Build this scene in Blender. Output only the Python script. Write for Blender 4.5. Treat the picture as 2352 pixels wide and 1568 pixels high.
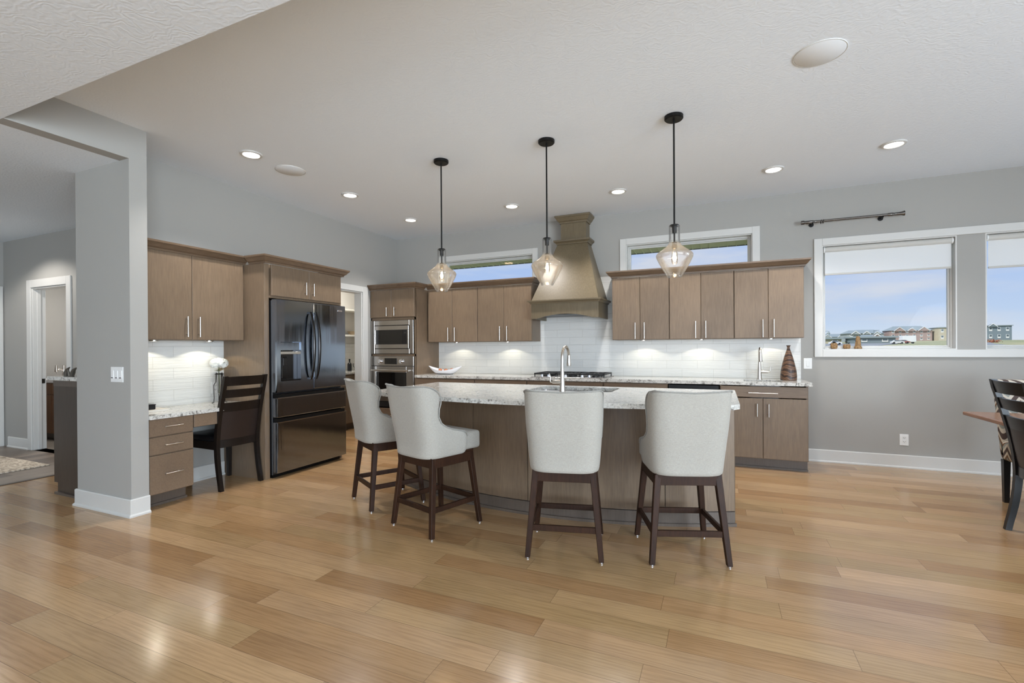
import bpy, bmesh, math, random
from math import pi, sin, cos, sqrt, radians
from mathutils import Vector, Matrix

# ------------------------------------------------------------------ clear
for o in list(bpy.data.objects):
    bpy.data.objects.remove(o, do_unlink=True)
SC = bpy.context.scene
COL = SC.collection
random.seed(7)

# ------------------------------------------------------------------ camera
FOC, YAW, PITCH, ROLL = 1090.508, .41102, -.00203, -.00635
CAM = Vector((4.70394, -6.20615, 1.28493))
_r = Vector((cos(YAW), sin(YAW), 0)); _f = Vector((-sin(YAW), cos(YAW), 0)); _u = Vector((0, 0, 1))
_f2 = _f * cos(PITCH) + _u * sin(PITCH); _u2 = _u * cos(PITCH) - _f * sin(PITCH)
_r3 = _r * cos(ROLL) + _u2 * sin(ROLL); _u3 = _u2 * cos(ROLL) - _r * sin(ROLL)
cd = bpy.data.cameras.new('camera')
cam = bpy.data.objects.new('camera', cd)
COL.objects.link(cam)
cd.sensor_width = 36.0
cd.sensor_fit = 'HORIZONTAL'
cd.lens = FOC / 2352 * 36
cd.shift_y = (800.968 - 784) / 2352
cd.clip_start = .05
cd.clip_end = 2000
m = Matrix.Identity(4)
for i in range(3):
    m[i][0] = _r3[i]; m[i][1] = _u3[i]; m[i][2] = -_f2[i]; m[i][3] = CAM[i]
cam.matrix_world = m
SC.camera = cam

# ------------------------------------------------------------------ exposure
SC.view_settings.view_transform = 'Standard'
SC.view_settings.look = 'None'
SC.view_settings.gamma = 1.0
SC.view_settings.exposure = 0.13
SC.view_settings.use_curve_mapping = False
cy = SC.cycles
cy.max_bounces = 9
cy.diffuse_bounces = 5
cy.glossy_bounces = 4
cy.transmission_bounces = 6
cy.transparent_max_bounces = 12
cy.caustics_reflective = False
cy.caustics_refractive = False
cy.sample_clamp_indirect = 6.0
cy.use_denoising = True

# ------------------------------------------------------------------ sky
W = bpy.data.worlds.new('sky'); SC.world = W
W.use_nodes = True
nt = W.node_tree; nt.nodes.clear()
N = nt.nodes.new; L = nt.links.new
tc = N('ShaderNodeTexCoord'); sx = N('ShaderNodeSeparateXYZ'); L(tc.outputs['Generated'], sx.inputs[0])
rmp = N('ShaderNodeValToRGB'); L(sx.outputs['Z'], rmp.inputs[0])
e = rmp.color_ramp.elements
e[0].position = 0.0; e[0].color = (.86, .95, 1.08, 1)
e[1].position = .5; e[1].color = (.38, .52, .86, 1)
q = e.new(.14); q.color = (.52, .68, 1.05, 1)
q = e.new(.05); q.color = (.64, .79, 1.06, 1)
mp = N('ShaderNodeMapping'); mp.inputs['Scale'].default_value = (2.2, 2.2, 13); L(tc.outputs['Generated'], mp.inputs[0])
ns = N('ShaderNodeTexNoise'); ns.inputs['Scale'].default_value = 2.0; ns.inputs['Detail'].default_value = 5; L(mp.outputs[0], ns.inputs['Vector'])
cr = N('ShaderNodeValToRGB'); L(ns.outputs['Fac'], cr.inputs[0])
cr.color_ramp.elements[0].position = .47; cr.color_ramp.elements[0].color = (0, 0, 0, 1)
cr.color_ramp.elements[1].position = .72; cr.color_ramp.elements[1].color = (.8, .8, .8, 1)
mx = N('ShaderNodeMix'); mx.data_type = 'RGBA'; L(cr.outputs[0], mx.inputs[0]); L(rmp.outputs[0], mx.inputs[6]); mx.inputs[7].default_value = (.84, .86, .96, 1)
bg = N('ShaderNodeBackground'); bg.inputs['Strength'].default_value = .77; L(mx.outputs[2], bg.inputs[0])
out = N('ShaderNodeOutputWorld'); L(bg.outputs[0], out.inputs[0])

def link_light(name, data, loc, rot=(0, 0, 0), parent=None):
    o = bpy.data.objects.new(name, data); COL.objects.link(o)
    o.location = loc; o.rotation_euler = rot
    if parent: o.parent = parent
    return o

sun = bpy.data.lights.new('sun', 'SUN'); sun.energy = 3.4; sun.angle = radians(3); sun.color = (1, .95, .86)
link_light('sun', sun, (-20, -5, 30), (radians(34), radians(-38), 0))

def day(name, loc, rot, sx_, sy_, power, col=(.74, .87, 1)):
    d = bpy.data.lights.new(name, 'AREA'); d.shape = 'RECTANGLE'; d.size = sx_; d.size_y = sy_; d.energy = power; d.color = col
    return link_light(name, d, loc, rot)
# area lamps outside the unseen openings of the dining, living and rear walls
day('daylight_dining', (9.62, -2.6, 1.25), (0, radians(90), 0), 2.2, 2.6, 48)
day('daylight_fill_living', (9.62, -8.6, 1.4), (0, radians(116), 0), 2.2, 5.0, 800)  # assumed window light, tilted up as fill to brighten the ceiling
day('daylight_fill_rear', (4.6, -12.3, 1.4), (radians(148), 0, 0), 7.0, 2.2, 380)  # added fill at an unseen opening, tilted steeply up to lift the lower ceiling

# ------------------------------------------------------------------ materials
def S2L(c):
    c = c / 255.0
    return c / 12.92 if c <= .04045 else ((c + .055) / 1.055) ** 2.4
def RGB(r, g, b): return (S2L(r), S2L(g), S2L(b), 1)

class Mat:
    def __init__(s, name, col=(.5, .5, .5, 1), rough=.5, metal=0.0, spec=.5):
        s.m = bpy.data.materials.new(name); s.m.use_nodes = True
        s.t = s.m.node_tree; s.b = s.t.nodes['Principled BSDF']
        s.b.inputs['Base Color'].default_value = col
        s.b.inputs['Roughness'].default_value = rough
        s.b.inputs['Metallic'].default_value = metal
        s.b.inputs['Specular IOR Level'].default_value = spec
    def n(s, t, **kw):
        x = s.t.nodes.new(t)
        for k, v in kw.items(): setattr(x, k, v)
        return x
    def l(s, a, b): s.t.links.new(a, b)
    def coord(s, scale=(1, 1, 1), kind='Object', rot=(0, 0, 0)):
        a = s.n('ShaderNodeTexCoord'); b = s.n('ShaderNodeMapping')
        b.inputs['Scale'].default_value = scale; b.inputs['Rotation'].default_value = rot
        s.l(a.outputs[kind], b.inputs[0]); return b.outputs[0]
    def noise(s, vec, scale, detail=4, rough=.5):
        x = s.n('ShaderNodeTexNoise'); x.inputs['Scale'].default_value = scale; x.inputs['Detail'].default_value = detail
        x.inputs['Roughness'].default_value = rough
        s.l(vec, x.inputs['Vector']); return x.outputs['Fac']
    def ramp(s, fac, stops):
        x = s.n('ShaderNodeValToRGB'); s.l(fac, x.inputs[0]); el = x.color_ramp.elements
        while len(el) > 1: el.remove(el[-1])
        el[0].position, el[0].color = stops[0]
        for p, c in stops[1:]:
            q = el.new(p); q.color = c
        return x.outputs[0]
    def mix(s, fac, a, b, mode='MIX'):
        x = s.n('ShaderNodeMix', data_type='RGBA', blend_type=mode)
        for i, v in ((0, fac), (6, a), (7, b)):
            if isinstance(v, (int, float)): x.inputs[i].default_value = v
            elif isinstance(v, tuple): x.inputs[i].default_value = v
            else: s.l(v, x.inputs[i])
        return x.outputs[2]
    def math(s, op, a, b=None):
        x = s.n('ShaderNodeMath', operation=op)
        for i, v in ((0, a), (1, b)):
            if v is None: continue
            if isinstance(v, (int, float)): x.inputs[i].default_value = v
            else: s.l(v, x.inputs[i])
        return x.outputs[0]
    def bump(s, h, strength, dist=.01):
        x = s.n('ShaderNodeBump'); x.inputs['Strength'].default_value = strength; x.inputs['Distance'].default_value = dist
        s.l(h, x.inputs['Height']); s.l(x.outputs[0], s.b.inputs['Normal'])
    def base(s, o): s.l(o, s.b.inputs['Base Color'])

def wall_paint(name, col):
    M = Mat(name, col, .75, spec=.25)
    h = M.noise(M.coord(), 160, 3)
    M.bump(h, .12, .002)
    return M.m
def plaster(name, col):
    M = Mat(name, col, .9, spec=.1)
    v = M.coord()
    a = M.n('ShaderNodeTexNoise'); a.inputs['Scale'].default_value = 9; a.inputs['Detail'].default_value = 2; M.l(v, a.inputs['Vector'])
    w = M.n('ShaderNodeTexWave', wave_type='RINGS'); w.inputs['Scale'].default_value = 9; w.inputs['Distortion'].default_value = 22
    w.inputs['Detail'].default_value = 2; w.inputs['Detail Scale'].default_value = 1.2
    M.l(v, w.inputs['Vector'])
    h = M.math('ADD', M.math('MULTIPLY', w.outputs['Fac'], .6), M.noise(v, 70, 4, .6))
    M.bump(h, .2, .004)
    return M.m
MW = wall_paint('grey_wall_paint', RGB(166, 164, 159))
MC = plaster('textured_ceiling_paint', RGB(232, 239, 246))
MRODM = Mat('dark_steel', RGB(110, 106, 102), .24, 1.0).m
MT = Mat('white_trim_paint', RGB(208, 207, 203), .35, spec=.4).m
MWHITE = Mat('white_plastic', RGB(232, 232, 230), .35).m

def cabinet_wood(name, c1, c2, rough=.38, grain=(38, 38, 2.2), spec=.45):
    M = Mat(name, c1, rough, spec=spec)
    oi = M.n('ShaderNodeObjectInfo')
    co = M.n('ShaderNodeTexCoord'); ad = M.n('ShaderNodeVectorMath', operation='ADD'); M.l(co.outputs['Object'], ad.inputs[0])
    sc = M.n('ShaderNodeVectorMath', operation='SCALE'); sc.inputs[0].default_value = (7.3, 3.1, 5.7); M.l(oi.outputs['Random'], sc.inputs['Scale']); M.l(sc.outputs[0], ad.inputs[1])
    mp_ = M.n('ShaderNodeMapping'); mp_.inputs['Scale'].default_value = grain; M.l(ad.outputs[0], mp_.inputs[0])
    g = M.noise(mp_.outputs[0], 3.0, 6, .65)
    g2 = M.noise(ad.outputs[0], 2.2, 2)
    f = M.math('ADD', M.math('MULTIPLY', g, .65), M.math('MULTIPLY', g2, .35))
    c = M.ramp(f, [(.3, c1), (.72, c2)])
    hsv = M.n('ShaderNodeHueSaturation'); M.l(c, hsv.inputs['Color'])
    M.l(M.math('ADD', M.math('MULTIPLY', oi.outputs['Random'], .16), .92), hsv.inputs['Value'])
    M.base(hsv.outputs[0]); M.bump(g, .06, .001)
    return M.m
MCAB = cabinet_wood('taupe_stained_wood', RGB(103, 86, 69), RGB(133, 113, 92))
MCABX = cabinet_wood('taupe_stained_wood_horizontal', RGB(106, 88, 72), RGB(134, 114, 94), grain=(2.2, 38, 38))
MHOOD = cabinet_wood('olive_brown_wood', RGB(90, 79, 60), RGB(118, 105, 82))  # greener, darker brown than the cabinet wood
MKICK = cabinet_wood('dark_kick_board', RGB(84, 74, 66), RGB(104, 92, 82))
MCROWN = cabinet_wood('crown_wood', RGB(90, 73, 57), RGB(118, 98, 79), .32, grain=(4, 4, 30))
MESP = cabinet_wood('espresso_wood', RGB(30, 17, 10), RGB(62, 38, 24), .5, grain=(30, 30, 3), spec=.22)
MDKCH = cabinet_wood('black_brown_wood', RGB(15, 11, 9), RGB(34, 25, 19), .42, grain=(30, 30, 3), spec=.3)
MBLKW = cabinet_wood('black_painted_wood', RGB(12, 12, 13), RGB(24, 23, 23), .32, grain=(30, 30, 3))
MGAP = Mat('dark_gap', RGB(26, 22, 20), .8).m
MTABLE = cabinet_wood('brown_table_wood', RGB(112, 78, 58), RGB(150, 108, 82), .25, grain=(30, 3, 30))

MNICK = Mat('brushed_nickel', RGB(200, 194, 186), .28, 1.0).m
MSTEEL = Mat('stainless_steel', RGB(178, 174, 170), .24, 1.0).m
MCHROME = Mat('polished_chrome', RGB(225, 225, 228), .08, 1.0).m
MBS = Mat('black_stainless_steel', RGB(140, 147, 157), .12, 1.0)
_v = MBS.coord((1, 6, .45)); MBS.bump(MBS.noise(_v, 1.6, 2), .16, .012)
_v2 = MBS.coord((1, 2.2, .25)); 
MBSm = MBS.m
MBSH = Mat('black_stainless_handle', RGB(58, 56, 55), .2, 1.0).m
MBLK = Mat('matte_black_metal', RGB(24, 23, 22), .42, .6).m
MBRONZE = Mat('dark_bronze_metal', RGB(58, 54, 50), .35, .9).m
MIRON = Mat('cast_iron', RGB(18, 18, 19), .45, spec=.5).m
MBGLASS = Mat('black_glass', RGB(10, 10, 11), .04, spec=.7).m
MBPLAS = Mat('black_plastic', RGB(24, 24, 26), .35).m
MLEATHER = Mat('dark_brown_leather', RGB(38, 28, 25), .42)
MLEATHER.bump(MLEATHER.noise(MLEATHER.coord(), 260, 3), .2, .002); MLEATHER = MLEATHER.m
MBLEATHER = Mat('black_leather', RGB(22, 20, 21), .38).m

def fabric(name, c1, c2):
    M = Mat(name, c1, .92, spec=.15)
    v = M.coord()
    a = M.noise(M.coord((1, 1, .12)), 640, 2); b = M.noise(M.coord((.12, .12, 1)), 640, 2)
    f = M.math('ADD', M.math('MULTIPLY', a, .5), M.math('MULTIPLY', b, .5))
    M.base(M.ramp(f, [(.34, c1), (.64, c2)]))
    M.bump(f, .25, .0015)
    M.b.inputs['Sheen Weight'].default_value = .15
    return M.m
MLINEN = fabric('light_grey_linen', RGB(154, 150, 142), RGB(174, 170, 161))
MPIPE = fabric('linen_piping', RGB(132, 130, 124), RGB(156, 154, 148))
MSHADE = bpy.data.materials.new('roller_shade_fabric'); MSHADE.use_nodes = True
t_ = MSHADE.node_tree; t_.nodes.clear()
_o = t_.nodes.new('ShaderNodeOutputMaterial'); _d = t_.nodes.new('ShaderNodeBsdfDiffuse'); _tr = t_.nodes.new('ShaderNodeBsdfTranslucent'); _m = t_.nodes.new('ShaderNodeMixShader')
_d.inputs[0].default_value = (.93, .93, .93, 1); _tr.inputs[0].default_value = (1, 1, 1, 1); _m.inputs[0].default_value = .42
t_.links.new(_d.outputs[0], _m.inputs[1]); t_.links.new(_tr.outputs[0], _m.inputs[2]); _t2 = t_.nodes.new('ShaderNodeBsdfTransparent'); _m2 = t_.nodes.new('ShaderNodeMixShader'); _m2.inputs[0].default_value = .08; t_.links.new(_m.outputs[0], _m2.inputs[1]); t_.links.new(_t2.outputs[0], _m2.inputs[2]); t_.links.new(_m2.outputs[0], _o.inputs[0])

def granite(name):
    M = Mat(name, RGB(205, 203, 198), .09, spec=.55)
    v = M.coord()
    a = M.noise(v, 55, 5, .7); b = M.noise(v, 16, 3, .6)
    vo = M.n('ShaderNodeTexVoronoi'); vo.inputs['Scale'].default_value = 120; M.l(v, vo.inputs['Vector'])
    f = M.math('ADD', M.math('MULTIPLY', a, .7), M.math('MULTIPLY', b, .3))
    c = M.ramp(f, [(.30, RGB(58, 56, 54)), (.41, RGB(138, 134, 128)), (.47, RGB(196, 194, 188)), (.60, RGB(222, 220, 214)), (.72, RGB(200, 192, 178))])
    sp = M.ramp(vo.outputs['Distance'], [(.0, (1, 1, 1, 1)), (.16, (0, 0, 0, 1))])
    k = M.math('MULTIPLY', sp, M.ramp(M.noise(v, 30, 2), [(.5, (0, 0, 0, 1)), (.6, (1, 1, 1, 1))]))
    M.base(M.mix(k, c, RGB(52, 50, 50)))
    return M.m
MGRAN = granite('speckled_white_granite')

def floor_planks(name, along, pw, pl, stops, rough, seed=0.0):
    M = Mat(name, stops[0][1], rough, spec=.8)
    co = M.n('ShaderNodeTexCoord'); sp = M.n('ShaderNodeSeparateXYZ'); M.l(co.outputs['Object'], sp.inputs[0])
    a, c = (sp.outputs[0], sp.outputs[1]) if along == 'X' else (sp.outputs[1], sp.outputs[0])
    row = M.math('DIVIDE', c, pw); rowi = M.math('FLOOR', row)
    wn = M.n('ShaderNodeTexWhiteNoise', noise_dimensions='1D'); M.l(M.math('ADD', rowi, seed), wn.inputs['W'])
    pa = M.math('ADD', M.math('DIVIDE', a, pl), M.math('MULTIPLY', wn.outputs['Value'], 5.0)); pi_ = M.math('FLOOR', pa)
    cb = M.n('ShaderNodeCombineXYZ'); M.l(pi_, cb.inputs[0]); M.l(rowi, cb.inputs[1])
    w2 = M.n('ShaderNodeTexWhiteNoise', noise_dimensions='3D'); M.l(cb.outputs[0], w2.inputs['Vector'])
    # grain, shifted for every plank
    sc = M.n('ShaderNodeVectorMath', operation='SCALE'); M.l(w2.outputs['Color'], sc.inputs[0]); sc.inputs['Scale'].default_value = 9.0
    ad = M.n('ShaderNodeVectorMath', operation='ADD'); M.l(co.outputs['Object'], ad.inputs[0]); M.l(sc.outputs[0], ad.inputs[1])
    mp_ = M.n('ShaderNodeMapping'); mp_.inputs['Scale'].default_value = (2.6, 62, 1) if along == 'X' else (62, 2.6, 1); M.l(ad.outputs[0], mp_.inputs[0])
    g = M.noise(mp_.outputs[0], 2.6, 6, .62)
    w = M.n('ShaderNodeTexWave', wave_type='BANDS', bands_direction='Y' if along == 'X' else 'X'); w.inputs['Scale'].default_value = 1.1; w.inputs['Distortion'].default_value = 14; w.inputs['Detail'].default_value = 3
    mp2 = M.n('ShaderNodeMapping'); mp2.inputs['Scale'].default_value = (1.0, 13, 1) if along == 'X' else (13, 1.0, 1); M.l(ad.outputs[0], mp2.inputs[0]); M.l(mp2.outputs[0], w.inputs['Vector'])
    col = M.ramp(w2.outputs['Value'], stops)
    gm = M.ramp(M.math('ADD', M.math('MULTIPLY', g, .82), M.math('MULTIPLY', w.outputs['Fac'], .18)), [(.30, (.82, .80, .77, 1)), (.58, (1.04, 1.04, 1.04, 1))])
    col = M.mix(1.0, col, gm, 'MULTIPLY')
    mp3 = M.n('ShaderNodeMapping'); mp3.inputs['Scale'].default_value = (1.2, 3.2, 1) if along == 'X' else (3.2, 1.2, 1); M.l(ad.outputs[0], mp3.inputs[0])
    mot = M.noise(mp3.outputs[0], 1.5, 3, .6)
    col = M.mix(1.0, col, M.ramp(mot, [(.3, (.86, .85, .84, 1)), (.7, (1.08, 1.08, 1.07, 1))]), 'MULTIPLY')
    M.l(M.math('ADD', M.math('MULTIPLY', g, .10), rough - .04), M.b.inputs['Roughness'])
    def seam(x, wd):
        f = M.math('FRACT', x); return M.math('LESS_THAN', M.math('MINIMUM', f, M.math('SUBTRACT', 1.0, f)), wd)
    s = M.math('MAXIMUM', seam(row, .0011 / pw), seam(pa, .0011 / pl))
    col = M.mix(M.math('MULTIPLY', s, .55), col, RGB(70, 50, 34))
    M.base(col)
    hsum = M.math('ADD', M.math('MULTIPLY', g, .25), M.math('MULTIPLY', M.noise(M.coord((1, 1, 1)), 3.0, 1), 2.0))
    M.bump(hsum, .05, .003)
    return M.m
MOAK = floor_planks('oak_plank_floor', 'X', .146, 1.3, [(0, RGB(158, 122, 84)), (.3, RGB(177, 141, 101)), (.5, RGB(180, 146, 109)), (.75, RGB(170, 140, 99)), (1, RGB(192, 157, 118))], .17)
MLVP = floor_planks('grey_brown_vinyl_floor', 'Y', .18, 1.2, [(0, RGB(92, 80, 70)), (.5, RGB(120, 107, 95)), (1, RGB(142, 128, 114))], .4, 31.0)
MDTILE = Mat('dark_bath_floor', RGB(112, 106, 98), .4).m

def tile(name, hx):
    M = Mat(name, RGB(226, 226, 222), .16, spec=.5)
    co = M.n('ShaderNodeTexCoord'); sp = M.n('ShaderNodeSeparateXYZ'); M.l(co.outputs['Object'], sp.inputs[0])
    cb = M.n('ShaderNodeCombineXYZ'); M.l(sp.outputs[hx], cb.inputs[0]); M.l(sp.outputs[2], cb.inputs[1])
    b = M.n('ShaderNodeTexBrick'); b.offset = .5; b.inputs['Scale'].default_value = 1.0
    b.inputs['Brick Width'].default_value = .357; b.inputs['Row Height'].default_value = .1016; b.inputs['Mortar Size'].default_value = .0022
    b.inputs['Color1'].default_value = RGB(228, 227, 223); b.inputs['Color2'].default_value = RGB(220, 220, 217); b.inputs['Mortar'].default_value = RGB(206, 205, 200)
    M.l(cb.outputs[0], b.inputs['Vector'])
    mp_ = M.n('ShaderNodeMapping'); mp_.inputs['Scale'].default_value = (3.2, 34, 1); M.l(cb.outputs[0], mp_.inputs[0])
    nz = M.noise(mp_.outputs[0], 1.6, 3, .55)
    M.base(b.outputs['Color'])
    h = M.math('SUBTRACT', M.math('MULTIPLY', nz, 1.6), M.math('MULTIPLY', b.outputs['Fac'], .8))
    M.bump(h, .55, .006)
    return M.m
MTILEX = tile('wavy_white_tile', 0)
MTILEY = tile('wavy_white_tile_side', 1)

def emis(name, col, s):
    M = Mat(name, col); M.b.inputs['Emission Color'].default_value = col; M.b.inputs['Emission Strength'].default_value = s
    return M.m
MLED = emis('led_lens', (1, .96, .9, 1), 14)
MPUCK = emis('puck_lens', (1, .93, .8, 1), 10)
MFIL = emis('lamp_filament', (1, .72, .38, 1), 60)

def thin_glass(name, tint=(1, 1, 1, 1), refl=.6, haze=0.0, bump=False):
    mm = bpy.data.materials.new(name); mm.use_nodes = True
    t = mm.node_tree; t.nodes.clear()
    o = t.nodes.new('ShaderNodeOutputMaterial'); tr = t.nodes.new('ShaderNodeBsdfTransparent'); gl = t.nodes.new('ShaderNodeBsdfGlossy'); mx_ = t.nodes.new('ShaderNodeMixShader')
    fr = t.nodes.new('ShaderNodeFresnel'); fr.inputs[0].default_value = 1.45
    tr.inputs[0].default_value = tint; gl.inputs['Roughness'].default_value = .03
    k = t.nodes.new('ShaderNodeMath'); k.operation = 'MULTIPLY'; k.inputs[1].default_value = refl; t.links.new(fr.outputs[0], k.inputs[0])
    t.links.new(k.outputs[0], mx_.inputs[0]); t.links.new(tr.outputs[0], mx_.inputs[1]); t.links.new(gl.outputs[0], mx_.inputs[2])
    last = mx_.outputs[0]
    if haze:
        df = t.nodes.new('ShaderNodeBsdfTranslucent'); df.inputs[0].default_value = (1, 1, 1, 1)
        m2 = t.nodes.new('ShaderNodeMixShader'); m2.inputs[0].default_value = haze
        t.links.new(last, m2.inputs[1]); t.links.new(df.outputs[0], m2.inputs[2]); last = m2.outputs[0]
    if bump:
        c = t.nodes.new('ShaderNodeTexCoord'); v = t.nodes.new('ShaderNodeTexVoronoi'); v.inputs['Scale'].default_value = 150
        b = t.nodes.new('ShaderNodeBump'); b.inputs['Strength'].default_value = .14; b.inputs['Distance'].default_value = .004
        t.links.new(c.outputs['Object'], v.inputs['Vector']); t.links.new(v.outputs['Distance'], b.inputs['Height'])
        t.links.new(b.outputs[0], gl.inputs['Normal']); t.links.new(b.outputs[0], fr.inputs['Normal'])
    t.links.new(last, o.inputs[0])
    return mm
MPANE = thin_glass('window_glass', (.97, .985, .98, 1), .04)
MSEED = thin_glass('seeded_glass', (.995, .995, .99, 1), .62, .03, True)
MCLEAR = thin_glass('clear_glass', (.98, .98, .98, 1), .9)

# ------------------------------------------------------------------ mesh helpers
ORG = {}
def nb(): return bmesh.new()
def box(bm, x0, x1, y0, y1, z0, z1, bev=0.0, seg=1):
    if x0 > x1: x0, x1 = x1, x0
    if y0 > y1: y0, y1 = y1, y0
    r = bmesh.ops.create_cube(bm, size=1.0)
    for v in r['verts']:
        v.co = Vector((x0 + (v.co.x + .5) * (x1 - x0), y0 + (v.co.y + .5) * (y1 - y0), z0 + (v.co.z + .5) * (z1 - z0)))
    if bev:
        vs = set(r['verts']); ed = [e for e in bm.edges if e.verts[0] in vs and e.verts[1] in vs]
        bmesh.ops.bevel(bm, geom=ed, offset=bev, segments=seg, affect='EDGES', profile=.5)
    return bm
def ring_pts(c, u, v, r, n): return [c + u * (r * cos(2 * pi * i / n)) + v * (r * sin(2 * pi * i / n)) for i in range(n)]
def tube(bm, pts, r, n=8, cap=True):
    pts = [Vector(p) for p in pts]; m_ = len(pts)
    rs = r if isinstance(r, (list, tuple)) else [r] * m_
    d0 = (pts[1] - pts[0]).normalized()
    u = d0.orthogonal().normalized(); rings = []
    for i, p in enumerate(pts):
        if i == 0: d = d0
        elif i == m_ - 1: d = (pts[-1] - pts[-2]).normalized()
        else: d = ((pts[i + 1] - p).normalized() + (p - pts[i - 1]).normalized()).normalized()
        u = (u - d * u.dot(d)).normalized(); v = d.cross(u)
        rings.append([bm.verts.new(q) for q in ring_pts(p, u, v, rs[i], n)])
    for a, b in zip(rings, rings[1:]):
        for i in range(n): bm.faces.new((a[i], a[(i + 1) % n], b[(i + 1) % n], b[i]))
    if cap:
        bm.faces.new(list(reversed(rings[0]))); bm.faces.new(rings[-1])
    return bm
def cyl(bm, p0, p1, r0, r1=None, n=16): return tube(bm, [p0, p1], [r0, r0 if r1 is None else r1], n)
def lathe(bm, prof, c=(0, 0, 0), n=24, cap0=True, cap1=True):
    c = Vector(c); rings = []
    for r, z in prof: rings.append([bm.verts.new(c + Vector((r * cos(2 * pi * i / n), r * sin(2 * pi * i / n), z))) for i in range(n)])
    for a, b in zip(rings, rings[1:]):
        for i in range(n): bm.faces.new((a[i], a[(i + 1) % n], b[(i + 1) % n], b[i]))
    if cap0: bm.faces.new(list(reversed(rings[0])))
    if cap1: bm.faces.new(rings[-1])
    return bm
def prism(bm, poly, axis, a, b):
    """poly: 2D points in the two other axes (in x,y,z order); extruded on axis from a to b"""
    def P3(p, t): return {'x': (t, p[0], p[1]), 'y': (p[0], t, p[1]), 'z': (p[0], p[1], t)}[axis]
    A = [bm.verts.new(P3(p, a)) for p in poly]; B = [bm.verts.new(P3(p, b)) for p in poly]
    n = len(poly)
    fs = [bm.faces.new(A), bm.faces.new(list(reversed(B)))]
    for i in range(n): fs.append(bm.faces.new((A[i], B[i], B[(i + 1) % n], A[(i + 1) % n])))
    bmesh.ops.recalc_face_normals(bm, faces=fs)
    return bm
def molding(bm, path, prof, side=1):
    """path: list of (x,y); prof: list of (out, z), closed polygon; mitred at the corners; out is to the right of travel when side=1"""
    pts = [Vector((p[0], p[1])) for p in path]; n = len(pts); secs = []
    for i, p in enumerate(pts):
        def nrm(a, b):
            d = (b - a).normalized(); return Vector((d.y, -d.x)) * side
        if i == 0: o = nrm(pts[0], pts[1])
        elif i == n - 1: o = nrm(pts[-2], pts[-1])
        else:
            a, b = nrm(pts[i - 1], p), nrm(p, pts[i + 1]); o = (a + b); o = o / max(1e-6, o.dot(a))
        secs.append([bm.verts.new((p.x + o.x * q[0], p.y + o.y * q[0], q[1])) for q in prof])
    k = len(prof); fs = []
    for a, b in zip(secs, secs[1:]):
        for i in range(k): fs.append(bm.faces.new((a[i], a[(i + 1) % k], b[(i + 1) % k], b[i])))
    fs.append(bm.faces.new(secs[0])); fs.append(bm.faces.new(list(reversed(secs[-1]))))
    bmesh.ops.recalc_face_normals(bm, faces=fs)
    return bm
def mesh_obj(name, bm, mat, origin=(0, 0, 0), smooth=False, angle=40):
    me = bpy.data.meshes.new(name)
    bmesh.ops.recalc_face_normals(bm, faces=bm.faces[:])
    bm.to_mesh(me); bm.free()
    origin = Vector(origin)
    if origin.length: me.transform(Matrix.Translation(-origin))
    if isinstance(mat, (list, tuple)):
        for x in mat: me.materials.append(x)
    else: me.materials.append(mat)
    if smooth:
        me.polygons.foreach_set('use_smooth', [True] * len(me.polygons))
        try: me.set_sharp_from_angle(angle=radians(angle))
        except Exception: pass
    o = bpy.data.objects.new(name, me); COL.objects.link(o)
    return o
def setp(o, label=None, cat=None, group=None, kind=None):
    if label: o['label'] = label
    if cat: o['category'] = cat
    if group: o['group'] = group
    if kind: o['kind'] = kind
    return o
def thing(name, label, cat, loc=(0, 0, 0), group=None):
    o = bpy.data.objects.new(name, None); COL.objects.link(o); o.empty_display_size = .1
    o.location = loc; ORG[o] = Vector(loc)
    return setp(o, label, cat, group)
def part(name, bm, mat, parent, smooth=False, label=None, angle=40):
    org = ORG[parent]
    o = mesh_obj(name, bm, mat, org, smooth, angle); o.parent = parent; ORG[o] = org
    if label: o['label'] = label
    return o
def solo(name, bm, mat, label, cat, loc=(0, 0, 0), group=None, smooth=False, angle=40):
    o = mesh_obj(name, bm, mat, loc, smooth, angle); o.location = loc; ORG[o] = Vector(loc)
    return setp(o, label, cat, group)
def struct(name, bm, mat, label=None, smooth=False, parent=None):
    o = mesh_obj(name, bm, mat, (0, 0, 0), smooth); ORG[o] = Vector((0, 0, 0))
    if parent: o.parent = parent
    else:
        o['kind'] = 'structure'
        o['label'] = label or name.replace('_', ' ') + ' of the room'
        o['category'] = name.split('_')[0]
    return o
def dup(root, loc, rotz=None, label=None, group=None):
    r = root.copy(); COL.objects.link(r); r.location = loc
    if rotz is not None: r.rotation_euler = (0, 0, rotz)
    if label: r['label'] = label
    if group: r['group'] = group
    for ch in list(root.children):
        c = ch.copy(); COL.objects.link(c); c.parent = r
        for g in list(ch.children):
            d = g.copy(); COL.objects.link(d); d.parent = c
    return r

def bar_handle(parent, p0, p1, nrm, mat=None, r=.006, inset=.022):
    """bar pull from p0 to p1 (points on the door face), standing off along nrm"""
    p0, p1, nrm = Vector(p0), Vector(p1), Vector(nrm); d = (p1 - p0).normalized(); off = nrm * .030
    bm = nb(); cyl(bm, p0 + off, p1 + off, r, n=10)
    for t in (p0 + d * inset, p1 - d * inset): cyl(bm, t - nrm * .001, t + off, r * .8, n=8)
    return part('handle', bm, mat or MNICK, parent, True)

BEV = .0025
CROWN = [(0, 2.135), (.012, 2.135), (.014, 2.150), (.030, 2.160), (.048, 2.185), (.060, 2.196), (.062, 2.212), (0, 2.212)]

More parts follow.
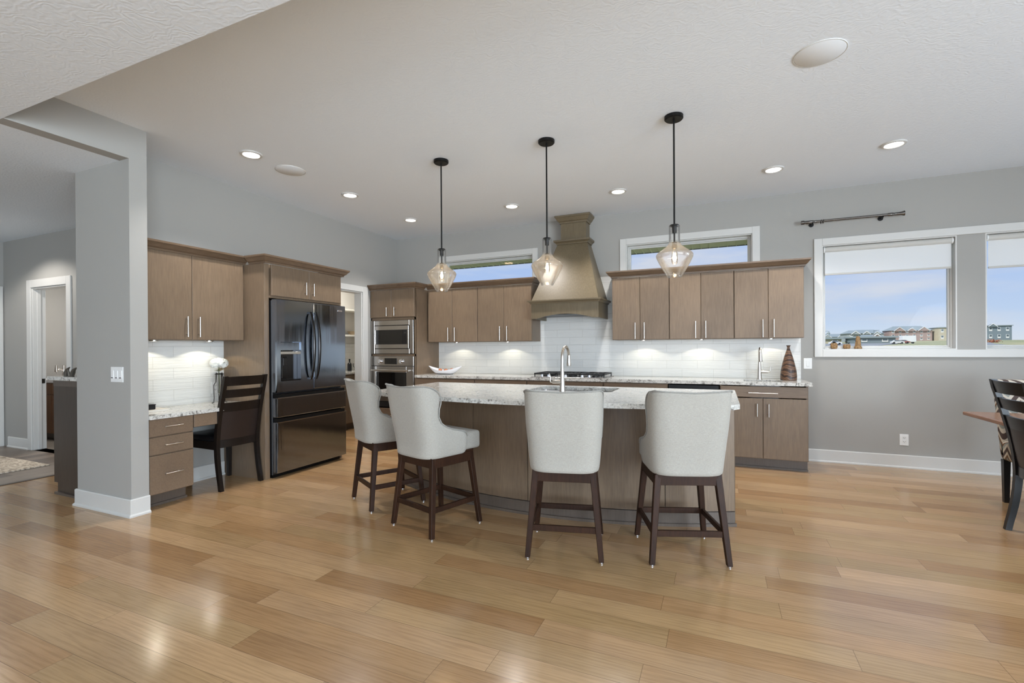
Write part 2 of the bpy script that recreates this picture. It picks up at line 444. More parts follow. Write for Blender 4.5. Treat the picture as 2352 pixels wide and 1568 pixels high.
# ================================================================== ROOM SHELL
HK, HL = 3.015, 2.763                     # kitchen ceiling, lower ceiling
XR, YN = 9.3, -12.0                       # unseen ends of the room
bm = nb(); box(bm, -1.6, XR + .15, YN - .15, .15, -.2, 0); box(bm, -1.6, 0, .15, 1.15, -.2, 0); struct('floor', bm, MOAK, 'oak plank floor of the kitchen')
bm = nb(); box(bm, -5.3, -1.6, YN - .15, -2.93, -.2, 0); struct('floor_hall', bm, MLVP, 'grey brown plank floor of the hall')
bm = nb(); box(bm, -5.3, -1.6, -2.93, .15, -.2, 0); struct('floor_bath', bm, MDTILE, 'dark floor of the bathroom')
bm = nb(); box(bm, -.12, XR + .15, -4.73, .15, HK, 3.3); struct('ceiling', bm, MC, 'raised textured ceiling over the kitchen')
bm = nb()
box(bm, -5.3, XR + .15, YN - 4.5, -4.73, HL, 3.3); box(bm, -5.3, .43, -4.73, -4.03, HL, 3.3); box(bm, -5.3, -.12, -4.03, .15, HL, 3.3); box(bm, -1.6, .0, .15, 1.15, HL, 3.3)  # first slab extended outside as an unseen sun shade for the rear opening
struct('ceiling_lower', bm, MC, 'lower textured ceiling of living area and hall, extended outside to block sun')
bm = nb(); box(bm, .43, .55, -4.73, -4.03, HL - .001, HK + .05); struct('wall_header', bm, MW, 'grey header above the hall opening')
bm = nb(); box(bm, -.2, .55, -4.03, -3.905, 0, HK + .05); struct('wall_stub', bm, MW, 'grey wall end beside the desk')
bm = nb()
box(bm, -.12, 0, -3.905, -1.62, 0, HK + .05); box(bm, -.12, 0, -.80, .0, 0, HK + .05); box(bm, -.12, 0, -1.62, -.80, 2.10, HK + .05)
struct('wall_left', bm, MW, 'grey wall behind the desk and refrigerator')

def wall_x(bm, x0, x1, y0, y1, z0, z1, holes):
    xs = sorted({x0, x1, *[h[0] for h in holes], *[h[1] for h in holes]})
    for a, b in zip(xs, xs[1:]):
        hs = sorted([h for h in holes if h[0] <= a + 1e-6 and h[1] >= b - 1e-6], key=lambda h: h[2]); z = z0
        for h in hs:
            box(bm, a, b, y0, y1, z, h[2]); z = h[3]
        box(bm, a, b, y0, y1, z, z1)
W1 = (.87, 2.325, 2.20, 2.595); W2 = (3.615, 5.065, 2.20, 2.60); W3 = (5.757, 6.915, 1.24, 2.395); W4 = (7.135, 8.293, 1.24, 2.395)
bm = nb(); wall_x(bm, -.12, XR + .15, 0, .15, 0, HK + .05, [W1, W2, W3, W4]); struct('wall_back', bm, MW, 'grey wall behind the range hood and windows')
def wall_y(bm, y0, y1, x0, x1, z0, z1, holes):
    ys = sorted({y0, y1, *[h[0] for h in holes], *[h[1] for h in holes]})
    for a, b in zip(ys, ys[1:]):
        hs = sorted([h for h in holes if h[0] <= a + 1e-6 and h[1] >= b - 1e-6], key=lambda h: h[2]); z = z0
        for h in hs:
            if h[2] > z: box(bm, x0, x1, a, b, z, h[2])
            z = h[3]
        box(bm, x0, x1, a, b, z, z1)
bm = nb(); wall_y(bm, YN - .15, .0, XR, XR + .15, 0, HK + .05, [(-3.9, -1.3, .05, 2.2), (-11.1, -6.1, .3, 2.45)]); struct('wall_right', bm, MW, 'grey wall of the dining side')
bm = nb(); wall_x(bm, -5.3, XR, YN - .15, YN, 0, HK + .05, [(1.1, 8.1, .3, 2.45)]); struct('wall_rear', bm, MW, 'grey wall behind the viewer')
bm = nb(); box(bm, -4.35, -4.2, YN, -3.05, 0, HL); struct('wall_hall_side', bm, MW, 'grey side wall of the hall')
bm = nb(); wall_x(bm, -5.3, -.12, -3.05, -2.93, 0, HL, [(-3.45, -2.60, 0, 2.10)]); struct('wall_hall_end', bm, MW, 'grey end wall of the hall')
bm = nb(); box(bm, -5.3, -5.15, -2.93, -1.83, 0, HL); box(bm, -2.2, -2.08, -2.93, -1.83, 0, HL); box(bm, -5.15, -2.2, -1.95, -1.83, 0, HL); struct('wall_bath', bm, MW, 'light wall of the bathroom')
MPAN = wall_paint('pale_pantry_paint', RGB(205, 202, 196))
bm = nb(); box(bm, -1.42, -1.30, -2.93, 1.12, 0, HL); box(bm, -1.30, -.12, -2.2, -2.08, 0, HL); box(bm, -1.30, 0, 1.0, 1.12, 0, HL); box(bm, -.12, 0, .15, 1.0, 0, HL); struct('wall_pantry', bm, MPAN, 'pale wall of the pantry')

# ------------------------------------------------------------------ baseboards
BASE = [(0, .0), (.026, .0), (.026, .012), (.018, .020), (.015, .022), (.015, .130), (.010, .137), (0, .137)]
def baseb(name, path, label, side=1):
    bm = nb(); molding(bm, path, BASE, side); return struct(name, bm, MT, label)
baseb('baseboard_back', [(5.545, 0), (XR, 0)], 'white baseboard under the big windows')
baseb('baseboard_stub', [(-.2, -3.905), (-.2, -4.03), (.55, -4.03), (.55, -3.905)], 'white baseboard around the wall end', 1)
baseb('baseboard_desk', [(0, -3.53), (0, -2.90)], 'white baseboard in the desk knee space', 1)
baseb('baseboard_hall_side', [(-4.2, -6.5), (-4.2, -4.10)], 'white baseboard of the hall side wall', 1)
baseb('baseboard_hall_end', [(-4.08, -3.05), (-3.545, -3.05)], 'white baseboard of the hall end wall', 1)

# ------------------------------------------------------------------ windows
def window(name, w, label, sashes=True):
    x0, x1, z0, z1 = w
    root = None
    bm = nb()
    t = .010
    box(bm, x0, x0 + t, .0, .15, z0, z1); box(bm, x1 - t, x1, .0, .15, z0, z1); box(bm, x0 + t, x1 - t, .0, .15, z0, z0 + t); box(bm, x0 + t, x1 - t, .0, .15, z1 - t, z1)
    root = struct(name, bm, MT, label)
    a0, a1, b0, b1 = x0 + t, x1 - t, z0 + t, z1 - t
    for nm, ins, wd, ya, yb in (('window_frame', 0, .018, .075, .135), ('sash', .018, .016, .088, .122)):
        bm = nb(); c0, c1, d0, d1 = a0 + ins, a1 - ins, b0 + ins, b1 - ins
        bv = .003
        box(bm, c0, c0 + wd, ya, yb, d0, d1, bv); box(bm, c1 - wd, c1, ya, yb, d0, d1, bv); box(bm, c0 + wd, c1 - wd, ya, yb, d0, d0 + wd, bv); box(bm, c0 + wd, c1 - wd, ya, yb, d1 - wd, d1, bv)
        struct(nm, bm, MT, None, parent=root)
    bm = nb(); box(bm, a0 + .034, a1 - .034, .102, .108, b0 + .034, b1 - .034)
    struct('pane', bm, MPANE, None, parent=root)
    return root
def casing(bm, x0, x1, z0, z1, w, t=.02, bottom=True):
    box(bm, x0 - w, x0, -t, 0, z0 - (w if bottom else 0), z1 + w, .003); box(bm, x1, x1 + w, -t, 0, z0 - (w if bottom else 0), z1 + w, .003)
    box(bm, x0, x1, -t, 0, z1, z1 + w, .003)
    if bottom: box(bm, x0, x1, -t, 0, z0 - w, z0, .003)
window('window_1', W1, 'narrow window over the cabinets beside the oven tower')
window('window_2', W2, 'narrow window over the six door wall cabinets')
window('window_3', W3, 'large window with three small pots on its sill')
window('window_4', W4, 'large window above the dining table')
bm = nb(); casing(bm, *W1, .078); struct('trim_1', bm, MT, 'white casing of the narrow window beside the oven tower')
bm = nb(); casing(bm, *W2, .080); struct('trim_2', bm, MT, 'white casing of the narrow window over the six door cabinets')
bm = nb(); w_ = .078
box(bm, W3[0] - w_, W3[0], -.02, 0, W3[2] - w_, W3[3] + w_, .003); box(bm, W4[1], W4[1] + w_, -.02, 0, W4[2] - w_, W4[3] + w_, .003)
box(bm, W3[0], W4[1], -.02, 0, W3[3], W3[3] + w_, .003); box(bm, W3[0], W4[1], -.02, 0, W3[2] - w_, W3[2], .003)
struct('trim_3', bm, MT, 'white casing around the two large windows')

# ------------------------------------------------------------------ door openings
def door_case(name, label, boxes):
    bm = nb()
    for b in boxes: box(bm, *b, .003)
    return struct(name, bm, MT, label)
door_case('door_1', 'white cased doorway to the pantry', [
    (0, .018, -.80, -.698, 0, 2.18), (0, .018, -1.722, -1.62, 0, 2.18), (0, .018, -1.62, -.80, 2.10, 2.18),
    (-.13, .002, -.818, -.80, 0, 2.10), (-.13, .002, -1.62, -1.602, 0, 2.10), (-.13, .002, -1.602, -.818, 2.082, 2.10)])
d2 = door_case('door_2', 'white cased doorway to the bathroom', [
    (-3.55, -3.45, -3.068, -3.05, 0, 2.20), (-2.60, -2.50, -3.068, -3.05, 0, 2.20), (-3.45, -2.60, -3.068, -3.05, 2.10, 2.20),
    (-3.45, -3.432, -3.052, -2.92, 0, 2.10), (-2.618, -2.60, -3.052, -2.92, 0, 2.10), (-3.432, -2.618, -3.052, -2.92, 2.082, 2.10),
    (-3.432, -3.420, -3.010, -2.97, 0, 2.082), (-2.63, -2.618, -3.010, -2.97, 0, 2.082)])
bm = nb(); box(bm, -3.434, -3.428, -2.965, -2.935, .86, .92); box(bm, -3.434, -3.425, -2.957, -2.943, .875, .905)
o = struct('strike_plate', bm, MBRONZE, None, parent=d2)
door_case('door_3', 'white door and casing on the hall side wall', [
    (-4.2, -4.182, -3.16, -3.06, 0, 2.16), (-4.2, -4.182, -4.10, -4.0, 0, 2.16), (-4.2, -4.182, -4.0, -3.16, 2.06, 2.16), (-4.2, -4.19, -4.0, -3.16, 0, 2.06)])

# ================================================================== CABINETS
class Fr:
    """work along a wall: a along the wall, d out of the wall, z up"""
    def __init__(s, axis): s.ax = axis
    def p(s, a, d, z): return (a, -d, z) if s.ax == 'x' else (d, a, z)
    def n(s): return (0, -1, 0) if s.ax == 'x' else (1, 0, 0)
    def box(s, bm, a0, a1, d0, d1, z0, z1, bev=0.0):
        if s.ax == 'x': return box(bm, a0, a1, -d1, -d0, z0, z1, bev)
        return box(bm, d0, d1, a0, a1, z0, z1, bev)
    def hv(s, par, a, d, z0, z1): return bar_handle(par, s.p(a, d, z0), s.p(a, d, z1), s.n())
    def hh(s, par, a0, a1, d, z): return bar_handle(par, s.p(a0, d, z), s.p(a1, d, z), s.n())
FX, FY = Fr('x'), Fr('y')
G = .0018

def door(fr, root, a0, a1, d, z0, z1, handle=None, hz=None, name='door'):
    bm = nb(); fr.box(bm, a0 + G, a1 - G, d, d + .02, z0, z1, BEV)
    o = part(name, bm, MCAB, root)
    if handle is not None: fr.hv(o, handle, d + .02, *hz)
    return o
def drawer(fr, root, a0, a1, d, z0, z1, hw=.14, hz=None):
    bm = nb(); fr.box(bm, a0 + G, a1 - G, d, d + .02, z0, z1, BEV)
    o = part('drawer', bm, MCABX, root); c = (a0 + a1) / 2
    if hw: fr.hh(o, c - hw / 2, c + hw / 2, d + .02, hz if hz else (z0 + z1) / 2)
    return o
def carcass(fr, root, a0, a1, d1, z0, z1, d0=.002):
    bm = nb(); fr.box(bm, a0, a1, d0, d1, z0, z1, .001)
    return part('carcass', bm, MCAB, root)
def crown(root, path, side=1, prof=CROWN):
    bm = nb(); molding(bm, path, prof, side); return part('crown_molding', bm, MCROWN, root)

def upper_x(label, a0, a1, path, group):
    t = thing('upper_cabinet', label, 'wall cabinet', ((a0 + a1) / 2, -.16, 1.372), group)
    carcass(FX, t, a0 + .0005, a1 - .0005, .32, 1.374, 2.135)
    mdl = (a0 + a1) / 2
    door(FX, t, a0 + .002, mdl, .322, 1.378, 2.132, mdl - .055, (1.385, 1.58)); door(FX, t, mdl, a1 - .002, .322, 1.378, 2.132, mdl + .052, (1.385, 1.58))
    crown(t, path); return t
F_ = -.342
upper_x('two door wall cabinet against the oven tower', .812, 1.626, [(.812, F_), (1.626, F_)], 'two door wall cabinets beside the hood')
upper_x('two door wall cabinet touching the hood on its oven side', 1.626, 2.435, [(1.626, F_), (2.435, F_), (2.435, -.003)], 'two door wall cabinets beside the hood')
g_ = 'two door wall cabinets under the narrow window'
upper_x('first of the three cabinets from the hood towards the big window', 3.497, 4.170, [(3.497, -.003), (3.497, F_), (4.170, F_)], g_)
upper_x('middle one of the three wall cabinets between hood and big window', 4.170, 4.861, [(4.170, F_), (4.861, F_)], g_)
upper_x('wall cabinet over the bar sink and wooden vase, beside the big window', 4.861, 5.537, [(4.861, F_), (5.537, F_), (5.537, -.003)], g_)

# ---- oven tower
t = thing('oven_tower_cabinet', 'tall cabinet holding the microwave and wall oven', 'cabinet', (.395, -.3, 0))
bm = nb()
FX.box(bm, .003, .025, .003, .61, .0, 2.135); FX.box(bm, .765, .787, .003, .61, .0, 2.135); FX.box(bm, .025, .765, .003, .02, .0, 2.135)
for z0, z1 in ((1.70, 2.135), (1.185, 1.205), (.10, .15)): FX.box(bm, .025, .765, .02, .60, z0, z1)
part('carcass', bm, MCAB, t)
bm = nb(); FX.box(bm, .003, .787, .60, .614, 1.695, 1.732); FX.box(bm, .003, .787, .60, .614, 1.178, 1.208); FX.box(bm, .767, .787, .60, .614, .1, 2.135); FX.box(bm, .003, .02, .60, .614, .1, 2.135)
part('face_frame', bm, MCAB, t)
bm = nb(); FX.box(bm, .003, .787, .52, .545, 0, .1); part('toe_kick', bm, MKICK, t)
door(FX, t, .008, .386, .616, 1.737, 2.132, .318, (1.752, 1.88)); door(FX, t, .386, .780, .616, 1.737, 2.132, .452, (1.752, 1.88))
crown(t, [(.003, -.636), (.787, -.636), (.787, -.405)])
bm = nb(); FX.box(bm, .022, .765, .60, .622, .115, .425, BEV); o = part('drawer', bm, MCABX, t); FX.hh(o, .15, .62, .622, .32)

# ---- microwave
t = thing('microwave', 'built in stainless microwave in a wide trim frame above the oven', 'microwave', (.384, -.35, 1.21))
bm = nb()
for b in ((.010, .075, 1.213, 1.692), (.688, .757, 1.213, 1.692), (.075, .688, 1.622, 1.692), (.075, .688, 1.213, 1.282)): FX.box(bm, b[0], b[1], .614, .632, b[2], b[3], .003)
part('trim_frame', bm, MSTEEL, t)
bm = nb(); FX.box(bm, .08, .683, .25, .612, 1.287, 1.617); part('body', bm, MBPLAS, t)
bm = nb()
for b in ((.082, .682, 1.555, 1.615), (.082, .682, 1.289, 1.347), (.082, .102, 1.347, 1.555), (.658, .682, 1.347, 1.555)): FX.box(bm, b[0], b[1], .612, .638, b[2], b[3], .002)
o = part('door', bm, MSTEEL, t)
bm = nb(); FX.box(bm, .102, .575, .612, .634, 1.347, 1.555); part('window', bm, MBGLASS, o)
bm = nb(); FX.box(bm, .577, .658, .612, .634, 1.347, 1.555); o = part('control_panel', bm, MBPLAS, t)
bm = nb()
for i in range(3):
    for j in range(4): FX.box(bm, .592 + i * .019, .604 + i * .019, .634, .6355, 1.372 + j * .024, 1.384 + j * .024)
part('buttons', bm, MBRONZE, o)
bm = nb(); FX.box(bm, .597, .640, .634, .6355, 1.50, 1.525); part('display', bm, MBGLASS, o)

# ---- wall oven
t = thing('wall_oven', 'stainless wall oven with two chrome knobs under the microwave', 'oven', (.384, -.35, .44))
bm = nb(); FX.box(bm, .03, .76, .05, .612, .44, 1.17); part('body', bm, MBPLAS, t)
bm = nb(); FX.box(bm, .008, .762, .612, .636, 1.037, 1.175, .003); cp = part('control_panel', bm, MSTEEL, t)
bm = nb(); FX.box(bm, .262, .478, .636, .639, 1.062, 1.148); part('display', bm, MBGLASS, cp)
for kx in (.185, .556):
    bm = nb(); cyl(bm, (kx, -.636, 1.103), (kx, -.642, 1.103), .033, n=20); cyl(bm, (kx, -.642, 1.103), (kx, -.672, 1.103), .026, .023, n=20); box(bm, kx - .004, kx + .004, -.678, -.660, 1.079, 1.127)
    part('knob', bm, MCHROME, t, True)
bm = nb()
for b in ((.008, .107, .53, 1.030), (.640, .762, .53, 1.030), (.107, .640, .945, 1.030), (.107, .640, .53, .63)): FX.box(bm, b[0], b[1], .612, .638, b[2], b[3], .002)
o = part('door', bm, MSTEEL, t)
bm = nb(); FX.box(bm, .107, .640, .612, .633, .63, .945); part('window', bm, MBGLASS, o)
bm = nb(); cyl(bm, (.055, -.685, .975), (.715, -.685, .975), .013, n=12)
for kx in (.085, .685): box(bm, kx - .016, kx + .016, -.688, -.637, .964, .986, .003)
part('handle', bm, MNICK, o, True)
bm = nb(); FX.box(bm, .020, .750, .612, .626, .445, .526, .002); part('vent_panel', bm, MBPLAS, t)

# ---- base cabinets of the back run
def base_unit(label, a0, a1, kind, group='base cabinets of the back run'):
    t = thing('base_cabinet', label, 'base cabinet', ((a0 + a1) / 2, -.3, 0), group)
    if kind == 'sink':
        bm = nb()
        for b in ((a0, a0 + .018, .002, .61, .11, .876), (a1 - .018, a1, .002, .61, .11, .876), (a0 + .018, a1 - .018, .002, .61, .11, .128), (a0 + .018, a1 - .018, .002, .012, .128, .876), (a0 + .018, a1 - .018, .59, .61, .128, .70)): FX.box(bm, *b)
        part('carcass', bm, MCAB, t)
    else: carcass(FX, t, a0, a1, .61, .11, .876)
    bm = nb(); FX.box(bm, a0, a1, .52, .545, 0, .112); FX.box(bm, a0, a1 + (.004 if a1 > 5.5 else 0), .545, .560, 0, .018); part('toe_kick', bm, MKICK, t)
    mdl = (a0 + a1) / 2
    if kind == 'three':
        for z0, z1 in ((.752, .866), (.44, .742), (.118, .43)): drawer(FX, t, a0 + .004, a1 - .004, .612, z0, z1, .28)
    else:
        drawer(FX, t, a0 + .004, a1 - .004, .612, .752, .866, .27 if kind == 'sink' else .2, .798)
        door(FX, t, a0 + .004, mdl, .612, .118, .742, mdl - .055, (.553, .688)); door(FX, t, mdl, a1 - .004, .612, .118, .742, mdl + .052, (.553, .688))
    return t
base_unit('base cabinet under the white boat bowl beside the oven tower', .790, 1.728, 'two')
base_unit('base cabinet between the boat bowl and the cooktop', 1.728, 2.473, 'two')
base_unit('three drawer base cabinet under the gas cooktop', 2.473, 3.447, 'three')
base_unit('base cabinet between the cooktop and the black cooler', 3.447, 4.172, 'two')
t = base_unit('two door base cabinet under the bar sink and faucet', 4.712, 5.530, 'sink')
# ---- beverage cooler
t = thing('beverage_cooler', 'black undercounter cooler beside the bar sink cabinet', 'cooler', (4.44, -.3, 0))
bm = nb(); FX.box(bm, 4.182, 4.702, .02, .585, .02, .860); part('body', bm, MBPLAS, t)
bm = nb(); FX.box(bm, 4.186, 4.698, .586, .622, .10, .815, .003); o = part('door', bm, MSTEEL, t)
bm = nb(); FX.box(bm, 4.235, 4.650, .622, .624, .15, .765); part('window', bm, MBGLASS, o)
bm = nb(); FX.box(bm, 4.19, 4.694, .52, .54, 0, .09); part('toe_grille', bm, MBLK, t)

# ---- slabs with a cut-out
def slab(bm, outer, hole, z0, z1):
    vs = [bm.verts.new((p[0], p[1], z1)) for p in outer]; es = [bm.edges.new((vs[i], vs[(i + 1) % len(vs)])) for i in range(len(vs))]
    if hole:
        hv = [bm.verts.new((p[0], p[1], z1)) for p in hole]; es += [bm.edges.new((hv[i], hv[(i + 1) % len(hv)])) for i in range(len(hv))]
    bmesh.ops.triangle_fill(bm, use_beauty=True, use_dissolve=True, edges=es, normal=(0, 0, 1))
    fs = bm.faces[:]
    r = bmesh.ops.extrude_face_region(bm, geom=fs)
    for v in r['geom']:
        if isinstance(v, bmesh.types.BMVert): v.co.z = z0
    bmesh.ops.recalc_face_normals(bm, faces=bm.faces[:])
    return bm
def rrect(x0, x1, y0, y1, r, n=4):
    pts = []
    for cx, cyy, a in ((x1 - r, y1 - r, 0), (x0 + r, y1 - r, 90), (x0 + r, y0 + r, 180), (x1 - r, y0 + r, 270)):
        for i in range(n + 1):
            q = radians(a + 90 * i / n); pts.append((cx + r * cos(q), cyy + r * sin(q)))
    return pts
bm = nb(); slab(bm, [(.790, -.012), (5.562, -.012), (5.562, -.65), (.790, -.65)], rrect(4.95, 5.31, -.585, -.255, .05), .878, .914)
solo('countertop', bm, MGRAN, 'long speckled granite countertop along the back wall', 'countertop', (3.1, -.33, .878))
def sink_bowl(name, label, x0, x1, y0, y1, zt, depth, mat, loc):
    bm = nb(); th = .006
    A = [bm.verts.new((p[0], p[1], zt)) for p in rrect(x0, x1, y0, y1, .05)]; n = len(A)
    Bq = [bm.verts.new((p[0], p[1], zt - depth)) for p in rrect(x0 + .012, x1 - .012, y0 + .012, y1 - .012, .05)]
    Cq = [bm.verts.new((p[0], p[1], zt)) for p in rrect(x0 - th, x1 + th, y0 - th, y1 + th, .055)]
    Dq = [bm.verts.new((p[0], p[1], zt - depth - th)) for p in rrect(x0 + .006, x1 - .006, y0 + .006, y1 - .006, .055)]
    for i in range(n):
        j = (i + 1) % n
        bm.faces.new((A[i], A[j], Bq[j], Bq[i])); bm.faces.new((Cq[j], Cq[i], Dq[i], Dq[j])); bm.faces.new((A[j], A[i], Cq[i], Cq[j]))
    bm.faces.new(Bq); bm.faces.new(list(reversed(Dq)))
    t = thing(name, label, 'sink', loc)
    part('bowl', bm, mat, t, True)
    bm = nb(); lathe(bm, [(.036, 0), (.036, .003), (.028, .003), (.012, .001)], ((x0 + x1) / 2, (y0 + y1) / 2, zt - depth), 20); part('drain', bm, MCHROME, t, True)
    return t
sink_bowl('bar_sink', 'small undermount bar sink in the back countertop', 4.952, 5.308, -.583, -.257, .877, .16, MSTEEL, (5.13, -.42, .71))

# ---- backsplash
bm = nb(); box(bm, .787, 2.435, -.011, -.001, .9, 1.373); box(bm, 2.435, 3.497, -.011, -.001, .9, 2.21); box(bm, 3.497, 5.548, -.011, -.001, .9, 1.373)
solo('tile_backsplash', bm, MTILEX, 'wavy white subway tile behind the cooktop and back countertop', 'backsplash')
bm = nb(); box(bm, .001, .011, -3.905, -2.897, .735, 1.373)
solo('tile_backsplash', bm, MTILEY, 'wavy white subway tile on the wall behind the desk', 'backsplash')

# ---- range hood
HX0, HX1, HD = 2.505, 3.375, .535
t = thing('range_hood', 'wooden range hood tapering to a crowned box at the ceiling', 'range hood', (2.94, -.27, 1.65))
bm = nb()                                             # arched apron + sides
n = 20; top = 1.862
arch = [(HX0, top), (HX0, 1.652)]
for i in range(n + 1):
    u = i / n; xx = HX0 + .075 + u * (HX1 - HX0 - .15)
    arch.append((xx, 1.652 + .055 * (1 - (2 * u - 1) ** 2)))
arch += [(HX1, 1.652), (HX1, top)]
prism(bm, arch, 'y', -HD, -HD + .022)
box(bm, HX0, HX0 + .022, -HD + .022, -.012, 1.652, top); box(bm, HX1 - .022, HX1, -HD + .022, -.012, 1.652, top)
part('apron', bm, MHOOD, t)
bm = nb(); box(bm, HX0 + .022, HX1 - .022, -HD + .022, -.012, 1.70, 1.72); part('liner', bm, MBPLAS, t)
LEDGE = [(0, 1.84), (.010, 1.84), (.014, 1.852), (.030, 1.866), (.040, 1.868), (.042, 1.884), (0, 1.884)]
bm = nb(); molding(bm, [(HX0, -.012), (HX0, -HD), (HX1, -HD), (HX1, -.012)], LEDGE); box(bm, HX0, HX1, -HD, -.012, 1.862, 1.884); part('ledge_molding', bm, MHOOD, t)
bm = nb()
NX0, NX1, ND = 2.775, 3.145, .215
lo_ = [(HX0 + .002, -HD + .0), (HX1 - .002, -HD + .0), (HX1 - .002, -.012), (HX0 + .002, -.012)]; hi_ = [(NX0 - .012, -ND - .01), (NX1 + .012, -ND - .01), (NX1 + .012, -.012), (NX0 - .012, -.012)]
A = [bm.verts.new((p[0], p[1], 1.884)) for p in lo_]; B = [bm.verts.new((p[0], p[1], 2.64)) for p in hi_]
bm.faces.new(A); bm.faces.new(B)
for i in range(4): bm.faces.new((A[i], A[(i + 1) % 4], B[(i + 1) % 4], B[i]))
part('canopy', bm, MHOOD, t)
COLR = [(0, 2.635), (.012, 2.635), (.016, 2.648), (.034, 2.664), (.044, 2.668), (.046, 2.690), (0, 2.690)]
bm = nb(); molding(bm, [(NX0 - .012, -.012), (NX0 - .012, -ND - .01), (NX1 + .012, -ND - .01), (NX1 + .012, -.012)], COLR); box(bm, NX0 - .012, NX1 + .012, -ND - .01, -.012, 2.64, 2.69); part('collar_molding', bm, MHOOD, t)
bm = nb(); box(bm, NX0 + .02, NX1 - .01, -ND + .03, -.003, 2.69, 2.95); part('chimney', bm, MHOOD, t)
CAP = [(0, 2.915), (.012, 2.915), (.018, 2.935), (.032, 2.945), (.058, 2.985), (.066, 2.99), (.068, 3.012), (0, 3.012)]
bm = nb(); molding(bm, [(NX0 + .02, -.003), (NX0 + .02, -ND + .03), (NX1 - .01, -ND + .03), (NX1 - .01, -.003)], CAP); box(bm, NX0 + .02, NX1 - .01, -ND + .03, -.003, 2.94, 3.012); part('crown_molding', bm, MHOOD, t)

# ---- desk nook: wall cabinet
t = thing('upper_cabinet', 'two door wall cabinet above the desk', 'wall cabinet', (.16, -3.4, 1.372))
carcass(FY, t, -3.903, -2.897, .312, 1.374, 2.135)
door(FY, t, -3.901, -3.42, .313, 1.378, 2.138, -3.475, (1.402, 1.585)); door(FY, t, -3.42, -2.915, .313, 1.378, 2.138, -3.367, (1.402, 1.585))
crown(t, [(.333, -3.903), (.333, -2.897)], 1)
# ---- desk nook: drawers, countertop, apron
t = thing('drawer_cabinet', 'three drawer cabinet under the end of the desk top', 'drawer cabinet', (.27, -3.72, 0))
carcass(FY, t, -3.90, -3.545, .518, .115, .728)
bm = nb(); FY.box(bm, -3.90, -3.545, .40, .42, 0, .117); FY.box(bm, -3.90, -3.54, .42, .436, 0, .02); FY.box(bm, -3.56, -3.545, .01, .40, 0, .117); part('toe_kick', bm, MKICK, t)
for z0, z1, hz in ((.588, .724, .660), (.44, .580, .510), (.122, .432, .275)): drawer(FY, t, -3.897, -3.548, .519, z0, z1, .14, hz)
t = thing('desk_drawer', 'shallow drawer box under the desk top above the chair seat', 'drawer', (.3, -3.22, .6))
bm = nb(); FY.box(bm, -3.543, -2.898, .10, .518, .612, .728); part('carcass', bm, MGAP, t)
bm = nb(); FY.box(bm, -3.540, -2.90, .519, .539, .616, .724, BEV); part('drawer', bm, MCABX, t)
bm = nb(); slab(bm, [(.012, -3.903), (.012, -2.897), (.570, -2.897), (.570, -3.903)], None, .730, .762)
solo('countertop', bm, MGRAN, 'speckled granite desk top below the desk wall cabinet', 'countertop', (.3, -3.4, .730))

# ---- refrigerator surround
t = thing('refrigerator_cabinet', 'tall wooden surround with two doors over the refrigerator', 'cabinet', (.3, -2.37, 0))
bm = nb(); box(bm, .002, .5845, -2.895, -2.87, 0, 2.135); part('side_panel', bm, MCAB, t)
bm = nb(); box(bm, .585, .604, -2.895, -2.843, 0, 2.135, .001); box(bm, .585, .604, -1.878, -1.86, 0, 2.135, .001); box(bm, .585, .604, -2.843, -1.878, 1.800, 1.822); part('face_frame', bm, MCAB, t)
bm = nb(); box(bm, .002, .5845, -1.885, -1.86, 0, 2.135); part('side_panel', bm, MCAB, t)
bm = nb(); box(bm, .002, .585, -2.87, -1.885, 1.80, 2.135); part('carcass', bm, MCAB, t)
door(FY, t, -2.828, -2.356, .605, 1.822, 2.132, -2.415, (1.862, 1.998)); door(FY, t, -2.356, -1.880, .605, 1.822, 2.132, -2.31, (1.862, 1.998))
crown(t, [(.404, -2.897), (.627, -2.897), (.627, -1.858), (.03, -1.858)], 1)

# ---- refrigerator
t = thing('refrigerator', 'black stainless french door refrigerator with two drawers', 'refrigerator', (.35, -2.36, 0))
FD = .70
bm = nb(); box(bm, .03, .625, -2.832, -1.893, .03, 1.775, .004); part('body', bm, MBPLAS, t)
bm = nb(); box(bm, .06, .61, -2.82, -1.905, 0, .032); part('base_grille', bm, MBLK, t)
def fdoor(nm, y0, y1, z0, z1, cut=None):
    bm = nb()
    if not cut: box(bm, .632, FD, y0, y1, z0, z1, .008, 2)
    else:
        a0, a1, b0, b1 = cut
        box(bm, .632, FD, y0, a0, z0, z1); box(bm, .632, FD, a1, y1, z0, z1); box(bm, .632, FD, a0, a1, z0, b0); box(bm, .632, FD, a0, a1, b1, z1)
        box(bm, .632, .640, a0, a1, b0, b1)
    return part(nm, bm, MBSm, t)
dl = fdoor('door', -2.834, -2.372, .858, 1.782, (-2.79, -2.54, .965, 1.36)); dr = fdoor('door', -2.368, -1.892, .858, 1.782)
q1 = fdoor('drawer', -2.834, -1.890, .606, .802); q2 = fdoor('drawer', -2.834, -1.890, .055, .560)
for q, z in ((q1, .822), (q2, .580)):
    bm = nb(); box(bm, .640, .69, -2.82, -1.905, z - .018, z + .014); part('grip_channel', bm, MBLK, q)
for q, zt in ((q1, .800), (q2, .558)):
    bm = nb(); box(bm, .682, .703, -2.832, -1.892, zt - .006, zt + .004); part('top_edge', bm, MSTEEL, q)
